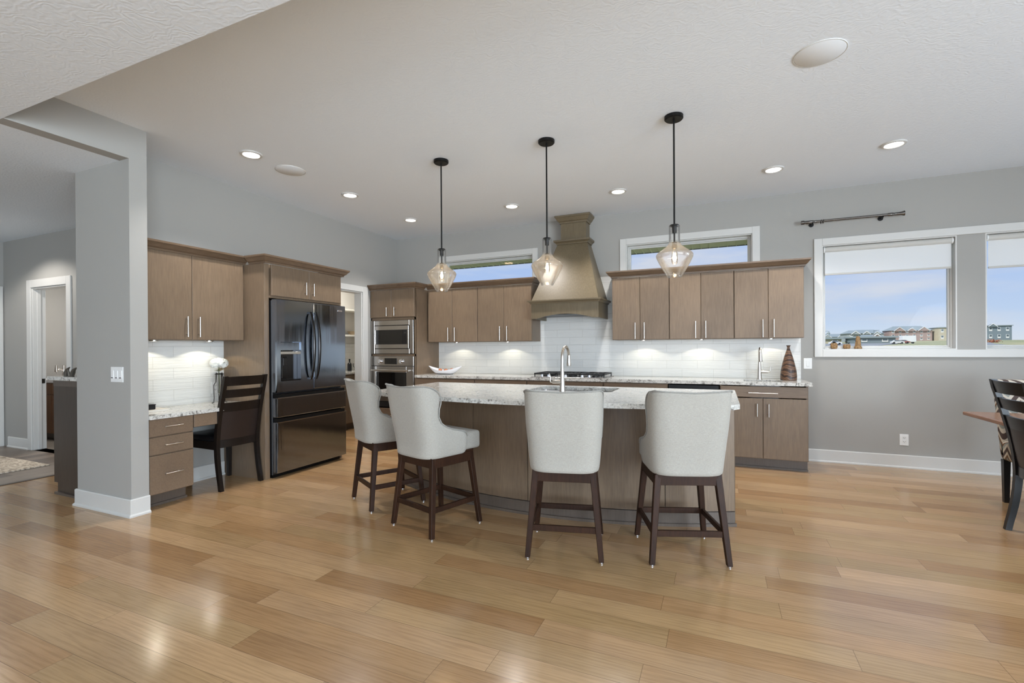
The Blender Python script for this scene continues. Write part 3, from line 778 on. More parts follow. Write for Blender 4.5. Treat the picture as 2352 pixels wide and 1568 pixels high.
for q, yy, s in ((dl, -2.425, -1), (dr, -2.352, 1)):
    bm = nb(); pts = []
    for i in range(13):
        u = i / 12; zz = .965 + u * .715; b_ = sin(pi * u)
        pts.append((FD + .018 + .05 * b_ ** .6, yy + s * .0, zz))
    tube(bm, pts, [.010 + .008 * sin(pi * i / 12) for i in range(13)], 10)
    for zz in (.975, 1.67): box(bm, FD - .002, FD + .026, yy - .011, yy + .011, zz - .012, zz + .012, .003)
    part('handle', bm, MBSH, q, True)
bm = nb(); box(bm, .650, .690, -2.788, -2.542, 1.275, 1.358, .003); o = part('dispenser', bm, MBSm, t)
bm = nb(); box(bm, .641, .645, -2.788, -2.542, .967, 1.275); part('recess', bm, MBSH, o)
bm = nb(); box(bm, .655, .698, -2.790, -2.540, 1.235, 1.262, .002); part('dispenser_bar', bm, MNICK, o)
bm = nb(); box(bm, .646, .662, -2.745, -2.680, .99, 1.21, .004); box(bm, .662, .672, -2.735, -2.69, 1.12, 1.20, .003); part('paddle', bm, MBSH, o)
bm = nb(); box(bm, .645, .697, -2.788, -2.542, .966, .978); part('drip_tray', bm, MBSH, o)
bm = nb(); box(bm, FD - .001, FD + .003, -2.016, -1.945, 1.713, 1.731, .001); part('badge', bm, MCHROME, dr)

# ================================================================== ISLAND
def yb_body(x, off=0.0): return -2.46 - .345 * (1 - ((x - 3.352) / 1.452) ** 2) + off
def yb_top(x): return -2.875 - .262 * (1 - ((x - 3.345) / 1.48) ** 2)
t = thing('kitchen_island', 'wood panelled kitchen island with a bowed front', 'island', (3.35, -2.25, 0))
def strip(bm, x0, x1, o0, o1, z0, z1, n=8):
    poly = []
    for i in range(n + 1): x = x0 + (x1 - x0) * i / n; poly.append((x, yb_body(x) - o1))
    for i in range(n, -1, -1): x = x0 + (x1 - x0) * i / n; poly.append((x, yb_body(x) - o0))
    return prism(bm, poly, 'z', z0, z1)
bm = nb(); n = 24
poly = [(1.92, -1.80)] + [(1.92 + 2.866 * i / n, yb_body(1.92 + 2.866 * i / n) + .022) for i in range(n + 1)] + [(4.786, -1.80)]
hole_ = rrect(3.10, 3.93, -2.34, -1.83, .03)
slab(bm, poly, hole_, 0.0, .882); part('carcass', bm, MKICK, t)
xs = [1.902, 2.352, 2.850, 3.347, 3.845, 4.344, 4.803]
for a, b in zip(xs, xs[1:]):
    bm = nb(); strip(bm, a + .0025, b - .0025, -.021, 0, .108, .882); part('back_panel', bm, MCAB, t)
bm = nb(); strip(bm, 1.902, 4.803, -.021, -.004, 0, .100, 24); strip(bm, 1.89, 4.815, -.004, .012, 0, .020, 24); part('base_board', bm, MKICK, t)
for xa, xb in ((1.90, 1.92), (4.786, 4.806)):
    bm = nb(); box(bm, xa, xb, -2.438, -1.80, .0, .882); part('end_panel', bm, MCAB, t)
for i in range(5):
    a = 1.93 + i * .572; bm = nb(); box(bm, a, a + .568, -1.80, -1.779, .11, .86, BEV); o = part('door', bm, MCAB, t)
    bar_handle(o, (a + .06, -1.779, .66), (a + .06, -1.779, .82), (0, 1, 0))
n = 40
poly = [(1.865, -1.745), (1.865, -2.82)] + [(1.90 + 2.89 * i / n, yb_top(1.90 + 2.89 * i / n)) for i in range(n + 1)] + [(4.826, -2.82), (4.826, -1.745)]
bm = nb(); slab(bm, poly, rrect(3.15, 3.885, -2.295, -1.875, .05), .882, .914)
solo('island_countertop', bm, MGRAN, 'polished granite island top with a bowed front edge', 'countertop', (3.35, -2.3, .882))
sink_bowl('island_sink', 'undermount sink in the island top behind the gooseneck faucet', 3.152, 3.883, -2.293, -1.877, .881, .2, MSTEEL, (3.52, -2.08, .67))

# ================================================================== CEILING FIXTURES
def spot(name, parent, loc, power, cone, blend, col, rad=.04):
    d = bpy.data.lights.new(name, 'SPOT'); d.energy = power; d.spot_size = radians(cone); d.spot_blend = blend; d.color = col; d.shadow_soft_size = rad
    o = link_light(name, d, loc); o.parent = parent; return o
CAN_W = 76
def can_proto(label, loc):
    t = thing('recessed_light', label, 'ceiling light', loc, 'recessed lights in the kitchen ceiling')
    x, y, z = loc
    bm = nb(); lathe(bm, [(.066, -.010), (.070, -.014), (.088, -.010), (.093, -.001), (.060, -.001)], loc, 32, False, False); part('trim_ring', bm, MT, t, True)
    bm = nb(); lathe(bm, [(.0, -.006), (.066, -.006), (.066, -.002), (0, -.002)], loc, 28, False, False); part('lens', bm, MLED, t)
    spot('lamp', t, (0, 0, -.02), CAN_W, 116, .5, (1, .97, .95), .05)
    return t
cans = [((.92, -3.27), 'recessed ceiling light in front of the desk wall cabinet'), ((.92, -2.04), 'recessed ceiling light in front of the refrigerator'), ((.92, -.90), 'recessed ceiling light before the oven tower corner'),
        ((2.40, -.90), 'recessed ceiling light before the window beside the oven tower'), ((3.69, -.91), 'recessed ceiling light between the range hood and the last pendant'),
        ((5.20, -.93), 'recessed ceiling light in front of the wall cabinets near the curtain rod'), ((6.088, -1.156), 'recessed ceiling light out from the short curtain rod')]
c0 = can_proto(cans[0][1], (cans[0][0][0], cans[0][0][1], HK))
for (x, y), lb in cans[1:]: dup(c0, (x, y, HK), None, lb)
for (x, y), lb in (((.914, -2.846), 'round flush ceiling speaker near the desk'), ((5.26, -2.90), 'round flush ceiling speaker over the open floor past the island')):
    t = thing('ceiling_speaker', lb, 'speaker', (x, y, HK), 'flush ceiling speakers')
    bm = nb(); lathe(bm, [(.0, -.006), (.128, -.006), (.131, -.004), (.131, 0)], (x, y, HK), 40, False, False); part('grille', bm, Mat('speaker_grille', RGB(226, 230, 233), .9, spec=.1).m, t, True)
    bm = nb(); lathe(bm, [(.132, 0), (.132, -.005), (.136, -.005), (.137, 0)], (x, y, HK), 40, False, False); part('rim', bm, MT, t, True)

# ---- pendants
PH = .382; PB = 1.808
prof_o = [(.040, 1.0), (.0405, .70), (.047, .645), (.060, .60), (.085, .55), (.112, .50), (.127, .463), (.133, .435), (.1335, .41), (.129, .37), (.112, .28), (.085, .15), (.058, .035), (.053, .0)]
def pendant(label, loc):
    t = thing('pendant_lamp', label, 'pendant light', loc, 'glass pendants over the island')
    x, y, z = loc
    bm = nb(); lathe(bm, [(.0, -.001), (.068, -.001), (.068, -.022), (.060, -.030), (0, -.030)], loc, 32, False, False); part('canopy', bm, MBLK, t, True)
    bm = nb(); cyl(bm, (x, y, PB + PH), (x, y, z - .028), .0065, n=12); part('rod', bm, MBLK, t, True)
    bm = nb(); lathe(bm, [(0, 0), (.034, 0), (.036, .006), (.030, .012), (0, .014)], (x, y, PB + PH - .001), 24, False, False)
    lathe(bm, [(.016, -.05), (.018, 0), (.010, 0), (.010, -.05)], (x, y, PB + PH), 16, False, False); cyl(bm, (x, y, PB + PH), (x, y, PB + .255), .0065, n=10)
    part('cap', bm, MBLK, t, True)
    bm = nb(); lathe(bm, [(0, .262), (.017, .262), (.019, .255), (.019, .215), (.015, .212), (0, .212)], (x, y, PB), 20, False, False); s_ = part('socket', bm, MBRONZE, t, True)
    bm = nb(); lathe(bm, [(.013, .212), (.016, .195), (.022, .165), (.0235, .13), (.019, .105), (.008, .096), (.0, .095)], (x, y, PB), 20, False, False); b_ = part('bulb', bm, MCLEAR, s_, True)
    bm = nb()
    pts = []
    for i in range(49): a = i / 48 * pi * 8; pts.append((x + .007 * cos(a), y + .007 * sin(a), PB + .125 + .055 * i / 48))
    tube(bm, pts, .0022, 6); part('filament', bm, MFIL, s_, True)
    bm = nb(); ins = [(max(.001, r - .0035), zz * PH) for r, zz in prof_o]; outp = [(r, zz * PH) for r, zz in prof_o]
    # smooth profile
    def sm(p):
        q = []
        for i in range(len(p) - 1):
            for k in range(3):
                u = k / 3; p0 = p[max(i - 1, 0)]; p1 = p[i]; p2 = p[i + 1]; p3 = p[min(i + 2, len(p) - 1)]
                q.append(tuple(.5 * ((2 * p1[j]) + (-p0[j] + p2[j]) * u + (2 * p0[j] - 5 * p1[j] + 4 * p2[j] - p3[j]) * u * u + (-p0[j] + 3 * p1[j] - 3 * p2[j] + p3[j]) * u ** 3) for j in (0, 1)))
        return q + [p[-1]]
    pr = sm(outp) + list(reversed(sm(ins)))
    lathe(bm, pr + [pr[0]], (x, y, PB), 40, False, False); bmesh.ops.remove_doubles(bm, verts=bm.verts[:], dist=.0002)
    part('glass_shade', bm, MSEED, t, True, angle=60)
    d = bpy.data.lights.new('lamp', 'POINT'); d.energy = 2.0; d.color = (1, .72, .42); d.shadow_soft_size = .02
    o = link_light('lamp', d, (0, 0, PB + .15 - z)); o.parent = t
    return t
pl = pendant('glass pendant at the refrigerator end of the island', (2.366, -2.45, HK))
dup(pl, (3.392, -2.45, HK), None, 'glass pendant over the island sink, middle of the three')
dup(pl, (4.402, -2.45, HK), None, 'glass pendant in front of the six door cabinets, over the island end')

# ---- puck lights under the wall cabinets
def puck(label, x, y, z, power, rot):
    t = thing('under_cabinet_light', label, 'cabinet light', (x, y, z), 'puck lights under the wall cabinets')
    bm = nb(); lathe(bm, [(0, 0), (.034, 0), (.034, -.010), (.026, -.012), (.026, -.009)], (x, y, z), 20, False, False); part('rim', bm, MNICK, t, True)
    bm = nb(); lathe(bm, [(.026, -.009), (.012, -.011), (0, -.0115)], (x, y, z), 20, False, False); part('lens', bm, MPUCK, t)
    spot('lamp', t, (0, 0, -.018), power, 132, .12, (1, .93, .74), .012)
    return t
for x, lb in ((1.21, 'puck light above the white boat bowl'), (2.02, 'puck light under the cabinet touching the hood'), (3.85, 'puck light under the wall cabinet next to the cooktop'),
              (4.51, 'puck light under the middle wall cabinet of the long run'), (5.23, 'puck light above the bar faucet')):
    puck(lb, x, -.20, 1.3742, 2.2, 0)
for y, lb in ((-3.66, 'puck light over the books on the desk'), (-3.17, 'puck light over the flowers on the desk')): puck(lb, .19, y, 1.3742, 3.0, 0)

# ================================================================== WALL FIXTURES
def plate(name, label, cat, fr, a0, a1, z0, z1, d0, kinds):
    t = thing(name, label, cat, fr.p((a0 + a1) / 2, d0, (z0 + z1) / 2))
    bm = nb(); fr.box(bm, a0, a1, d0, d0 + .006, z0, z1, .002); part('plate', bm, MWHITE, t)
    n = len(kinds); w = (a1 - a0) / n
    for i, k in enumerate(kinds):
        c = a0 + w * (i + .5); zc = (z0 + z1) / 2
        if k == 's':
            bm = nb(); fr.box(bm, c - .016, c + .016, d0 + .006, d0 + .010, zc - .032, zc + .032, .0015); o = part('rocker', bm, MWHITE, t)
            bm = nb(); fr.box(bm, c - .012, c + .012, d0 + .0095, d0 + .0115, zc - .028, zc - .022); part('indicator', bm, MBRONZE if n > 1 else MWHITE, o)
        else:
            for zz in (zc + .02, zc - .02):
                bm = nb(); fr.box(bm, c - .016, c + .016, d0 + .006, d0 + .008, zz - .014, zz + .014, .003); o = part('socket', bm, MWHITE, t)
                bm = nb(); fr.box(bm, c - .008, c - .005, d0 + .008, d0 + .0086, zz - .003, zz + .006); fr.box(bm, c + .005, c + .008, d0 + .008, d0 + .0086, zz - .003, zz + .006); fr.box(bm, c - .002, c + .002, d0 + .008, d0 + .0086, zz - .010, zz - .006); part('slots', bm, MBPLAS, o)
    return t
plate('light_switch', 'white triple switch plate on the grey wall end', 'switch', FX, .299, .462, 1.036, 1.156, 4.03, 'sss')
plate('light_switch', 'white single switch plate between the vase and the big window', 'switch', FX, 5.576, 5.657, 1.029, 1.150, 0, 's')
plate('wall_outlet', 'white outlet low on the wall under the big window', 'outlet', FX, 6.441, 6.518, .237, .355, 0, 'o')
plate('wall_outlet', 'white outlet on the desk tile beside the flowers', 'outlet', FY, -3.035, -2.955, .845, .96, .011, 'o')

# ---- curtain rod
t = thing('curtain_rod', 'short dark curtain rod with trumpet finial and no curtain', 'curtain rod', (6.0, -.05, 2.65))
RY = -.09
bm = nb(); cyl(bm, (5.70, RY, 2.65), (6.33, RY, 2.65), .0125, n=14); part('rod', bm, MRODM, t, True)
bm = nb(); tube(bm, [(6.325, RY, 2.65), (6.335, RY, 2.65), (6.37, RY, 2.65), (6.375, RY, 2.65), (6.40, RY, 2.65), (6.44, RY, 2.65), (6.462, RY, 2.65), (6.467, RY, 2.65)], [.014, .017, .017, .014, .015, .019, .026, .026], 16); part('finial', bm, MRODM, t, True)
bm = nb(); tube(bm, [(5.546, RY, 2.65), (5.575, RY, 2.65), (5.58, RY, 2.65), (5.60, RY, 2.65), (5.66, RY, 2.65), (5.665, RY, 2.65), (5.70, RY, 2.65)], [.022, .022, .015, .017, .017, .014, .014], 16); part('finial', bm, MRODM, t, True)
for bx in (5.655, 6.285):
    bm = nb(); cyl(bm, (bx, -.004, 2.635), (bx, RY, 2.635), .007, n=10); cyl(bm, (bx, 0, 2.635), (bx, -.010, 2.635), .024, n=18); tube(bm, [(bx, RY + .02, 2.635), (bx, RY, 2.628), (bx, RY - .016, 2.640)], .006, 8); part('bracket', bm, MBLK, t, True)
for rx in (5.735, 5.755):
    bm = nb(); pts = [(rx + .003 * sin(a * pi / 8), RY + .020 * cos(a * pi / 8), 2.643 + .020 * sin(a * pi / 8)) for a in range(17)]; tube(bm, pts, .0045, 8, False); part('ring', bm, MRODM, t, True)

# ---- roller shades
MROLL = Mat('shade_roll_fabric', RGB(200, 198, 192), .9).m
def shade(label, x0, x1, zb):
    t = thing('roller_shade', label, 'window shade', ((x0 + x1) / 2, .04, 2.36), 'white roller shades')
    bm = nb(); cyl(bm, (x0 + .012, .042, 2.353), (x1 - .012, .042, 2.353), .031, n=20); part('roll', bm, MROLL, t, True)
    for xx in (x0, x1 - .012):
        bm = nb(); cyl(bm, (xx, .042, 2.353), (xx + .012, .042, 2.353), .033, n=20); part('bracket', bm, MWHITE, t, True)
    bm = nb(); box(bm, x0 + .014, x1 - .014, .033, .0345, zb + .018, 2.34); part('fabric', bm, MSHADE, t)
    bm = nb(); box(bm, x0 + .014, x1 - .014, .028, .040, zb, zb + .02, .003); part('bottom_bar', bm, MROLL, t)
    return t
shade('pulled up white shade in the window with the three pots', 5.776, 6.897, 2.068)
shade('pulled up white shade in the window above the dining table', 7.154, 8.275, 2.046)

# ================================================================== FAUCETS, COOKTOP, COUNTER THINGS
def gooseneck(name, label, base, zt, reach, tipz, hdir, lever_up, s=1.0):
    x, y, z = base
    t = thing(name, label, 'faucet', base)
    bm = nb(); tube(bm, [(x, y, z), (x, y, z + .006), (x, y, z + .008), (x, y, z + .11), (x, y, z + .2)], [.029, .029, .024, .0185, .0135], 18); part('body', bm, MNICK, t, True)
    bm = nb(); R = reach / 2; zc = zt - R - .012; pts = [(x, y, z + .19)]
    for i in range(13): a = pi * i / 12; pts.append((x, y + (R - R * cos(a)) * s, zc + R * sin(a)))
    pts.append((x, y + reach * s, tipz + .085)); tube(bm, pts, .0122, 14); part('spout', bm, MNICK, t, True)
    bm = nb(); tube(bm, [(x, y + reach * s, tipz + .10), (x, y + reach * s, tipz + .06), (x, y + reach * s, tipz + .01), (x, y + reach * s, tipz)], [.0135, .016, .020, .018], 16); part('spray_head', bm, MNICK, t, True)
    bm = nb(); hx = x + hdir * .105
    tube(bm, [(x, y, z + .085), (x + hdir * .03, y, z + .085), (x + hdir * .06, y, z + .085), (x + hdir * .085, y, z + .083)], [.016, .017, .016, .013], 14)
    tube(bm, [(x + hdir * .080, y, z + .082), (hx - hdir * .004, y, z + .083), (hx + hdir * .004, y, z + .10), (hx - hdir * .002, y, z + .125), (hx + hdir * .006, y, z + .15), (hx + hdir * .012, y, z + .156)], [.006, .0065, .006, .0055, .0045, .003], 10)
    part('handle', bm, MNICK, t, True)
    return t
gooseneck('kitchen_faucet', 'tall brushed gooseneck faucet on the island', (3.515, -2.44, .914), 1.305, .19, 1.125, -1, True, 1)
gooseneck('kitchen_faucet', 'brushed faucet at the bar sink beside the wooden vase', (5.12, -.205, .914), 1.275, .15, 1.115, 1, True, -1)

t = thing('gas_cooktop', 'stainless gas cooktop with black grates under the hood', 'cooktop', (2.99, -.36, .914))
bm = nb(); box(bm, 2.525, 3.470, -.615, -.10, .9142, .922, .003); part('tray', bm, MSTEEL, t)
for i, (bx, by, r) in enumerate(((2.68, -.24, .04), (2.68, -.45, .05), (2.99, -.34, .06), (3.31, -.24, .05), (3.31, -.45, .04))):
    bm = nb(); lathe(bm, [(0, .018), (r * .8, .018), (r * .9, .012), (r, .012), (r, 0), (0, 0)], (bx, by, .922), 20, False, False); part('burner', bm, MIRON, t, True)
for gx0, gx1 in ((2.545, 2.838), (2.846, 3.142), (3.150, 3.445)):
    bm = nb()
    for b in ((gx0, gx1, -.555, -.538), (gx0, gx1, -.137, -.12), (gx0, gx0 + .014, -.555, -.12), (gx1 - .014, gx1, -.555, -.12), ((gx0 + gx1) / 2 - .006, (gx0 + gx1) / 2 + .006, -.555, -.12), (gx0, gx1, -.345, -.333)):
        box(bm, *b, .948, .966, .003)
    for q in ((gx0 + .1, gx0 + .108), (gx1 - .108, gx1 - .1)): box(bm, q[0], q[1], -.54, -.14, .952, .964)
    for fx in (gx0 + .007, gx1 - .007):
        for fy in (-.546, -.129): cyl(bm, (fx, fy, .922), (fx, fy, .95), .007, n=8)
    part('grate', bm, MIRON, t)
for kx in (2.663, 2.752, 2.972, 3.181, 3.268):
    bm = nb(); cyl(bm, (kx, -.583, .922), (kx, -.583, .928), .022, n=18); cyl(bm, (kx, -.583, .928), (kx, -.583, .950), .018, .016, n=18); part('knob', bm, MCHROME, t, True)

M_ = Mat('turned_banded_wood', RGB(110, 72, 46), .4)
_w = M_.n('ShaderNodeTexWave', wave_type='BANDS', bands_direction='Z'); _w.inputs['Scale'].default_value = 6; _w.inputs['Distortion'].default_value = 9; _w.inputs['Detail'].default_value = 3; _w.inputs['Detail Scale'].default_value = .7
M_.l(M_.coord((1.4, 1.4, 1)), _w.inputs['Vector']); M_.base(M_.ramp(_w.outputs['Fac'], [(.1, RGB(54, 38, 30)), (.45, RGB(92, 66, 49)), (.8, RGB(122, 90, 66)), (1, RGB(78, 56, 42))])); M_.bump(_w.outputs['Fac'], .3, .003)
bm = nb(); lathe(bm, [(0, 0), (.074, 0), (.0795, .006), (.080, .05), (.074, .11), (.060, .18), (.043, .25), (.027, .305), (.015, .342), (.0125, .358), (.016, .369), (.023, .379), (.021, .380), (.010, .362), (.0, .36)], (5.397, -.27, .914), 36, False, False)
solo('wooden_vase', bm, M_.m, 'dark turned wood bottle vase with wavy bands by the bar sink', 'vase', (5.397, -.27, .914), None, True)

MPORC = Mat('white_porcelain', RGB(232, 232, 236), .18).m
def boat(bm, c, L_, Wd, th=0.0):
    nu, nv = 24, 12; g = []
    for i in range(nu + 1):
        u = -1 + 2 * i / nu; w = (Wd - th) * max(.02, (1 - abs(u) ** 2.2)) ; top = .055 + .062 * abs(u) ** 1.8; bot = th + max(0, abs(u) - .42) ** 1.35 * .225
        bot = min(bot, top - .004); row = []
        for k in range(nv + 1):
            a = pi * k / nv; row.append(bm.verts.new((c[0] + u * (L_ - th), c[1] - w * cos(a), c[2] + bot + (top - bot) * (1 - sin(a) ** .8))))
        g.append(row)
    for i in range(nu):
        for k in range(nv): bm.faces.new((g[i][k], g[i + 1][k], g[i + 1][k + 1], g[i][k + 1]))
    return g
bm = nb(); g1 = boat(bm, (1.075, -.31, .9142), .275, .10); g2 = boat(bm, (1.075, -.31, .9142), .275, .10, .006)
for i in range(24):
    for k in (0, 12): bm.faces.new((g1[i][k], g1[i + 1][k], g2[i + 1][k], g2[i][k]))
for i in (0, 24):
    for k in range(12): bm.faces.new((g1[i][k], g1[i][k + 1], g2[i][k + 1], g2[i][k]))
solo('boat_bowl', bm, MPORC, 'white boat shaped bowl beside the oven tower', 'bowl', (1.075, -.31, .914), None, True)
MAPL = Mat('red_fruit_skin', RGB(158, 66, 44), .35); MAPL.base(MAPL.ramp(MAPL.noise(MAPL.coord(), 22, 3), [(.35, RGB(150, 58, 40)), (.65, RGB(196, 128, 78))])); MAPL = MAPL.m
def apple(label, x, y, z, r, grp='red fruits in the white boat bowl'):
    t = thing('apple', label, 'fruit', (x, y, z), grp)
    bm = nb(); lathe(bm, [(0, -.78 * r), (.3 * r, -.88 * r), (.7 * r, -.66 * r), (.97 * r, -.1 * r), (.93 * r, .35 * r), (.62 * r, .78 * r), (.25 * r, .84 * r), (0, .66 * r)], (x, y, z), 16, False, False); part('flesh', bm, MAPL, t, True, angle=80)
    bm = nb(); cyl(bm, (x, y, z + .6 * r), (x + .004, y, z + 1.1 * r), .0018, n=6); part('stem', bm, MESP, t)
apple('small red fruit at the middle of the boat bowl', 1.085, -.30, .962, .032)
apple('small red fruit towards the cooktop end of the boat bowl', 1.185, -.30, .974, .029)
apple('small red fruit towards the oven end of the boat bowl', .99, -.30, .968, .029)

# ---- desk top things
bm = nb(); box(bm, .10, .33, -3.88, -3.615, .7625, .766, .001); box(bm, .103, .328, -3.878, -3.618, .766, .776); box(bm, .10, .33, -3.88, -3.615, .776, .7795, .001)
MBOOKC = Mat('pale_book_cover', RGB(206, 200, 190), .5).m; MPAGE = Mat('book_pages', RGB(226, 222, 212), .8).m
bm.free()
t = thing('book', 'pale flat book at the wall end of the desk top', 'book', (.215, -3.75, .762))
bm = nb(); box(bm, .10, .33, -3.88, -3.615, .7622, .7652); box(bm, .10, .33, -3.88, -3.615, .7765, .7795); box(bm, .10, .104, -3.88, -3.615, .7652, .7765); part('cover', bm, MBOOKC, t)
bm = nb(); box(bm, .104, .327, -3.878, -3.618, .7652, .7765); part('pages', bm, MPAGE, t)
t = thing('box', 'small black box on the pale book on the desk', 'box', (.2, -3.78, .78))
bm = nb(); box(bm, .13, .28, -3.87, -3.70, .780, .815, .003); part('base', bm, MBPLAS, t)
bm = nb(); box(bm, .128, .282, -3.872, -3.698, .815, .824, .002); part('lid', bm, MBPLAS, t)
# bud vase in a wire stand with hydrangea
vx, vy, vz = .15, -3.045, .762
t = thing('bud_vase', 'slim glass vase in a black wire stand on the desk', 'vase', (vx, vy, vz))
bm = nb()
for k in range(3):
    a = radians(30 + 120 * k); cx_, sy_ = cos(a), sin(a)
    tube(bm, [(vx + .075 * cx_, vy + .075 * sy_, vz + .003), (vx + .055 * cx_, vy + .055 * sy_, vz + .006), (vx + .052 * cx_, vy + .052 * sy_, vz + .05), (vx + .056 * cx_, vy + .056 * sy_, vz + .175), (vx + .035 * cx_, vy + .035 * sy_, vz + .205), (vx + .032 * cx_, vy + .032 * sy_, vz + .283)], .0032, 8)
tube(bm, [(vx + .034 * cos(i * pi / 12), vy + .034 * sin(i * pi / 12), vz + .283) for i in range(25)], .0045, 8, False)
part('wire_stand', bm, MBLK, t, True)
bm = nb(); lathe(bm, [(0, .062), (.008, .066), (.014, .10), (.022, .2), (.027, .282), (.031, .296), (.029, .296), (.024, .28), (.019, .2), (.011, .1), (0, .07)], (vx, vy, vz), 20, False, False); part('glass_tube', bm, MCLEAR, t, True)
MPETAL = Mat('white_petals', RGB(240, 240, 234), .7).m; MLEAFG = Mat('dull_green_leaf', RGB(86, 96, 60), .6).m; MLEAFSH = Mat('tan_shadow_leaf', RGB(168, 146, 108), .8).m
t = thing('hydrangea', 'white hydrangea bloom standing in the slim glass vase', 'flower', (vx, vy, vz + .09))
bm = nb(); tube(bm, [(vx, vy, vz + .09), (vx + .004, vy, vz + .2), (vx, vy - .004, vz + .33), (vx, vy, vz + .36)], .0035, 8); part('stem', bm, MLEAFG, t, True)
bm = nb(); rnd = random.Random(3)
for k in range(230):
    zz = rnd.uniform(-.65, 1); a = rnd.uniform(0, 2 * pi); rr = sqrt(max(0, 1 - zz * zz)); d_ = Vector((rr * cos(a), rr * sin(a), zz)); c_ = Vector((vx, vy, vz + .388)) + Vector((d_.x * .072, d_.y * .078, d_.z * .05))
    u_ = d_.orthogonal().normalized(); v_ = d_.cross(u_); ro = rnd.uniform(0, pi)
    for q in range(4):
        aa = ro + q * pi / 2; e1 = u_ * cos(aa) + v_ * sin(aa); e2 = d_.cross(e1); s_ = .0145
        vs = [bm.verts.new(c_ + e1 * (s_ * .1)), bm.verts.new(c_ + e1 * s_ * .7 + e2 * s_ * .55 + d_ * .002), bm.verts.new(c_ + e1 * s_ * 1.3 + d_ * .004), bm.verts.new(c_ + e1 * s_ * .7 - e2 * s_ * .55 + d_ * .002)]
        bm.faces.new(vs)
bmesh.ops.create_icosphere(bm, subdivisions=2, radius=.05, matrix=Matrix.Translation((vx, vy, vz + .386)) @ Matrix.Diagonal((1, 1.05, .72, 1)))
part('bloom', bm, MPETAL, t)
def leafmesh(bm, base, tip, w, up):
    base, tip = Vector(base), Vector(tip); d_ = tip - base; s_ = d_.cross(Vector(up)).normalized(); pr = []
    for i in range(7):
        u = i / 6; ww = w * sin(pi * (u * .92 + .05)) ; c_ = base + d_ * u + Vector(up) * (.25 * w * sin(pi * u)); pr.append((bm.verts.new(c_ - s_ * ww), bm.verts.new(c_ + Vector(up) * .002), bm.verts.new(c_ + s_ * ww)))
    for a, b in zip(pr, pr[1:]): bm.faces.new((a[0], a[1], b[1], b[0])); bm.faces.new((a[1], a[2], b[2], b[1]))
for tip, mt_ in (((.02, .09, .35), MLEAFSH), ((.09, .07, .33), MLEAFSH), ((.05, -.08, .32), MLEAFG), ((-.05, .06, .34), MLEAFSH)):  # tan leaves added in place of the bouquet's shadow on the side panel
    bm = nb(); leafmesh(bm, (vx, vy, vz + .31), (vx + tip[0], vy + tip[1], vz + tip[2]), .022, (0, 0, 1)); part('leaf_shape', bm, mt_, t)

# ---- window sill pots
MPOT = Mat('speckled_brown_pot', RGB(150, 116, 76), .6); MPOT.base(MPOT.ramp(MPOT.noise(MPOT.coord(), 60, 4), [(.35, RGB(112, 86, 52)), (.65, RGB(170, 134, 90))])); MPOT = MPOT.m
MSUC = Mat('dark_succulent', RGB(48, 50, 42), .6).m
SZ = 1.2502
t = thing('succulent_pot', 'round brown pot with a low dark succulent on the sill', 'potted plant', (5.874, .045, SZ))
bm = nb(); lathe(bm, [(0, 0), (.022, 0), (.033, .018), (.035, .04), (.029, .062), (.026, .066), (.023, .06), (0, .056)], (5.874, .045, SZ), 24, False, False); part('pot', bm, MPOT, t, True)
bm = nb(); rnd = random.Random(5)
for k in range(26):
    a = k * 2.4; r_ = .022 * sqrt((k + .5) / 26); leafmesh(bm, (5.874 + r_ * .3 * cos(a), .045 + r_ * .3 * sin(a), SZ + .058), (5.874 + r_ * 1.25 * cos(a), .045 + r_ * 1.25 * sin(a), SZ + .064 + .03 * (1 - r_ / .024)), .007, (-sin(a) * .0 + cos(a) * .3, sin(a) * .3, .9))
part('succulent', bm, MSUC, t)
t = thing('succulent_pot', 'low brown pot with a tall stemmed succulent on the sill', 'potted plant', (5.991, .045, SZ))
bm = nb(); lathe(bm, [(0, 0), (.026, 0), (.034, .012), (.036, .03), (.033, .048), (.030, .052), (.027, .046), (0, .044)], (5.991, .045, SZ), 24, False, False); part('pot', bm, MPOT, t, True)
bm = nb()
for bx, bz in ((-.006, .078), (.018, .060)):
    tube(bm, [(5.991, .045, SZ + .044), (5.991 + bx * .7, .045, SZ + .044 + (bz - .04) * .6), (5.991 + bx, .045, SZ + bz)], .002, 6)
part('stem', bm, MLEAFG, t)
bm = nb()
for bx, bz in ((-.006, .078), (.018, .060)):
    for k in range(10):
        a = k * 2.4; rr = .013; leafmesh(bm, (5.991 + bx, .045, SZ + bz), (5.991 + bx + rr * cos(a), .045 + rr * sin(a), SZ + bz + .012 - .002 * k), .005, (0, 0, 1))
part('leaves', bm, MSUC, t)
bm = nb(); lathe(bm, [(0, 0), (.034, 0), (.036, .004), (.035, .022), (.031, .026), (.029, .03), (.024, .08), (.018, .126), (.016, .138), (.012, .139), (0, .135)], (6.094, .045, SZ), 24, False, False)
solo('bottle_vase', bm, MPOT, 'small brown cone shaped vase on the sill', 'vase', (6.094, .045, SZ), None, True)

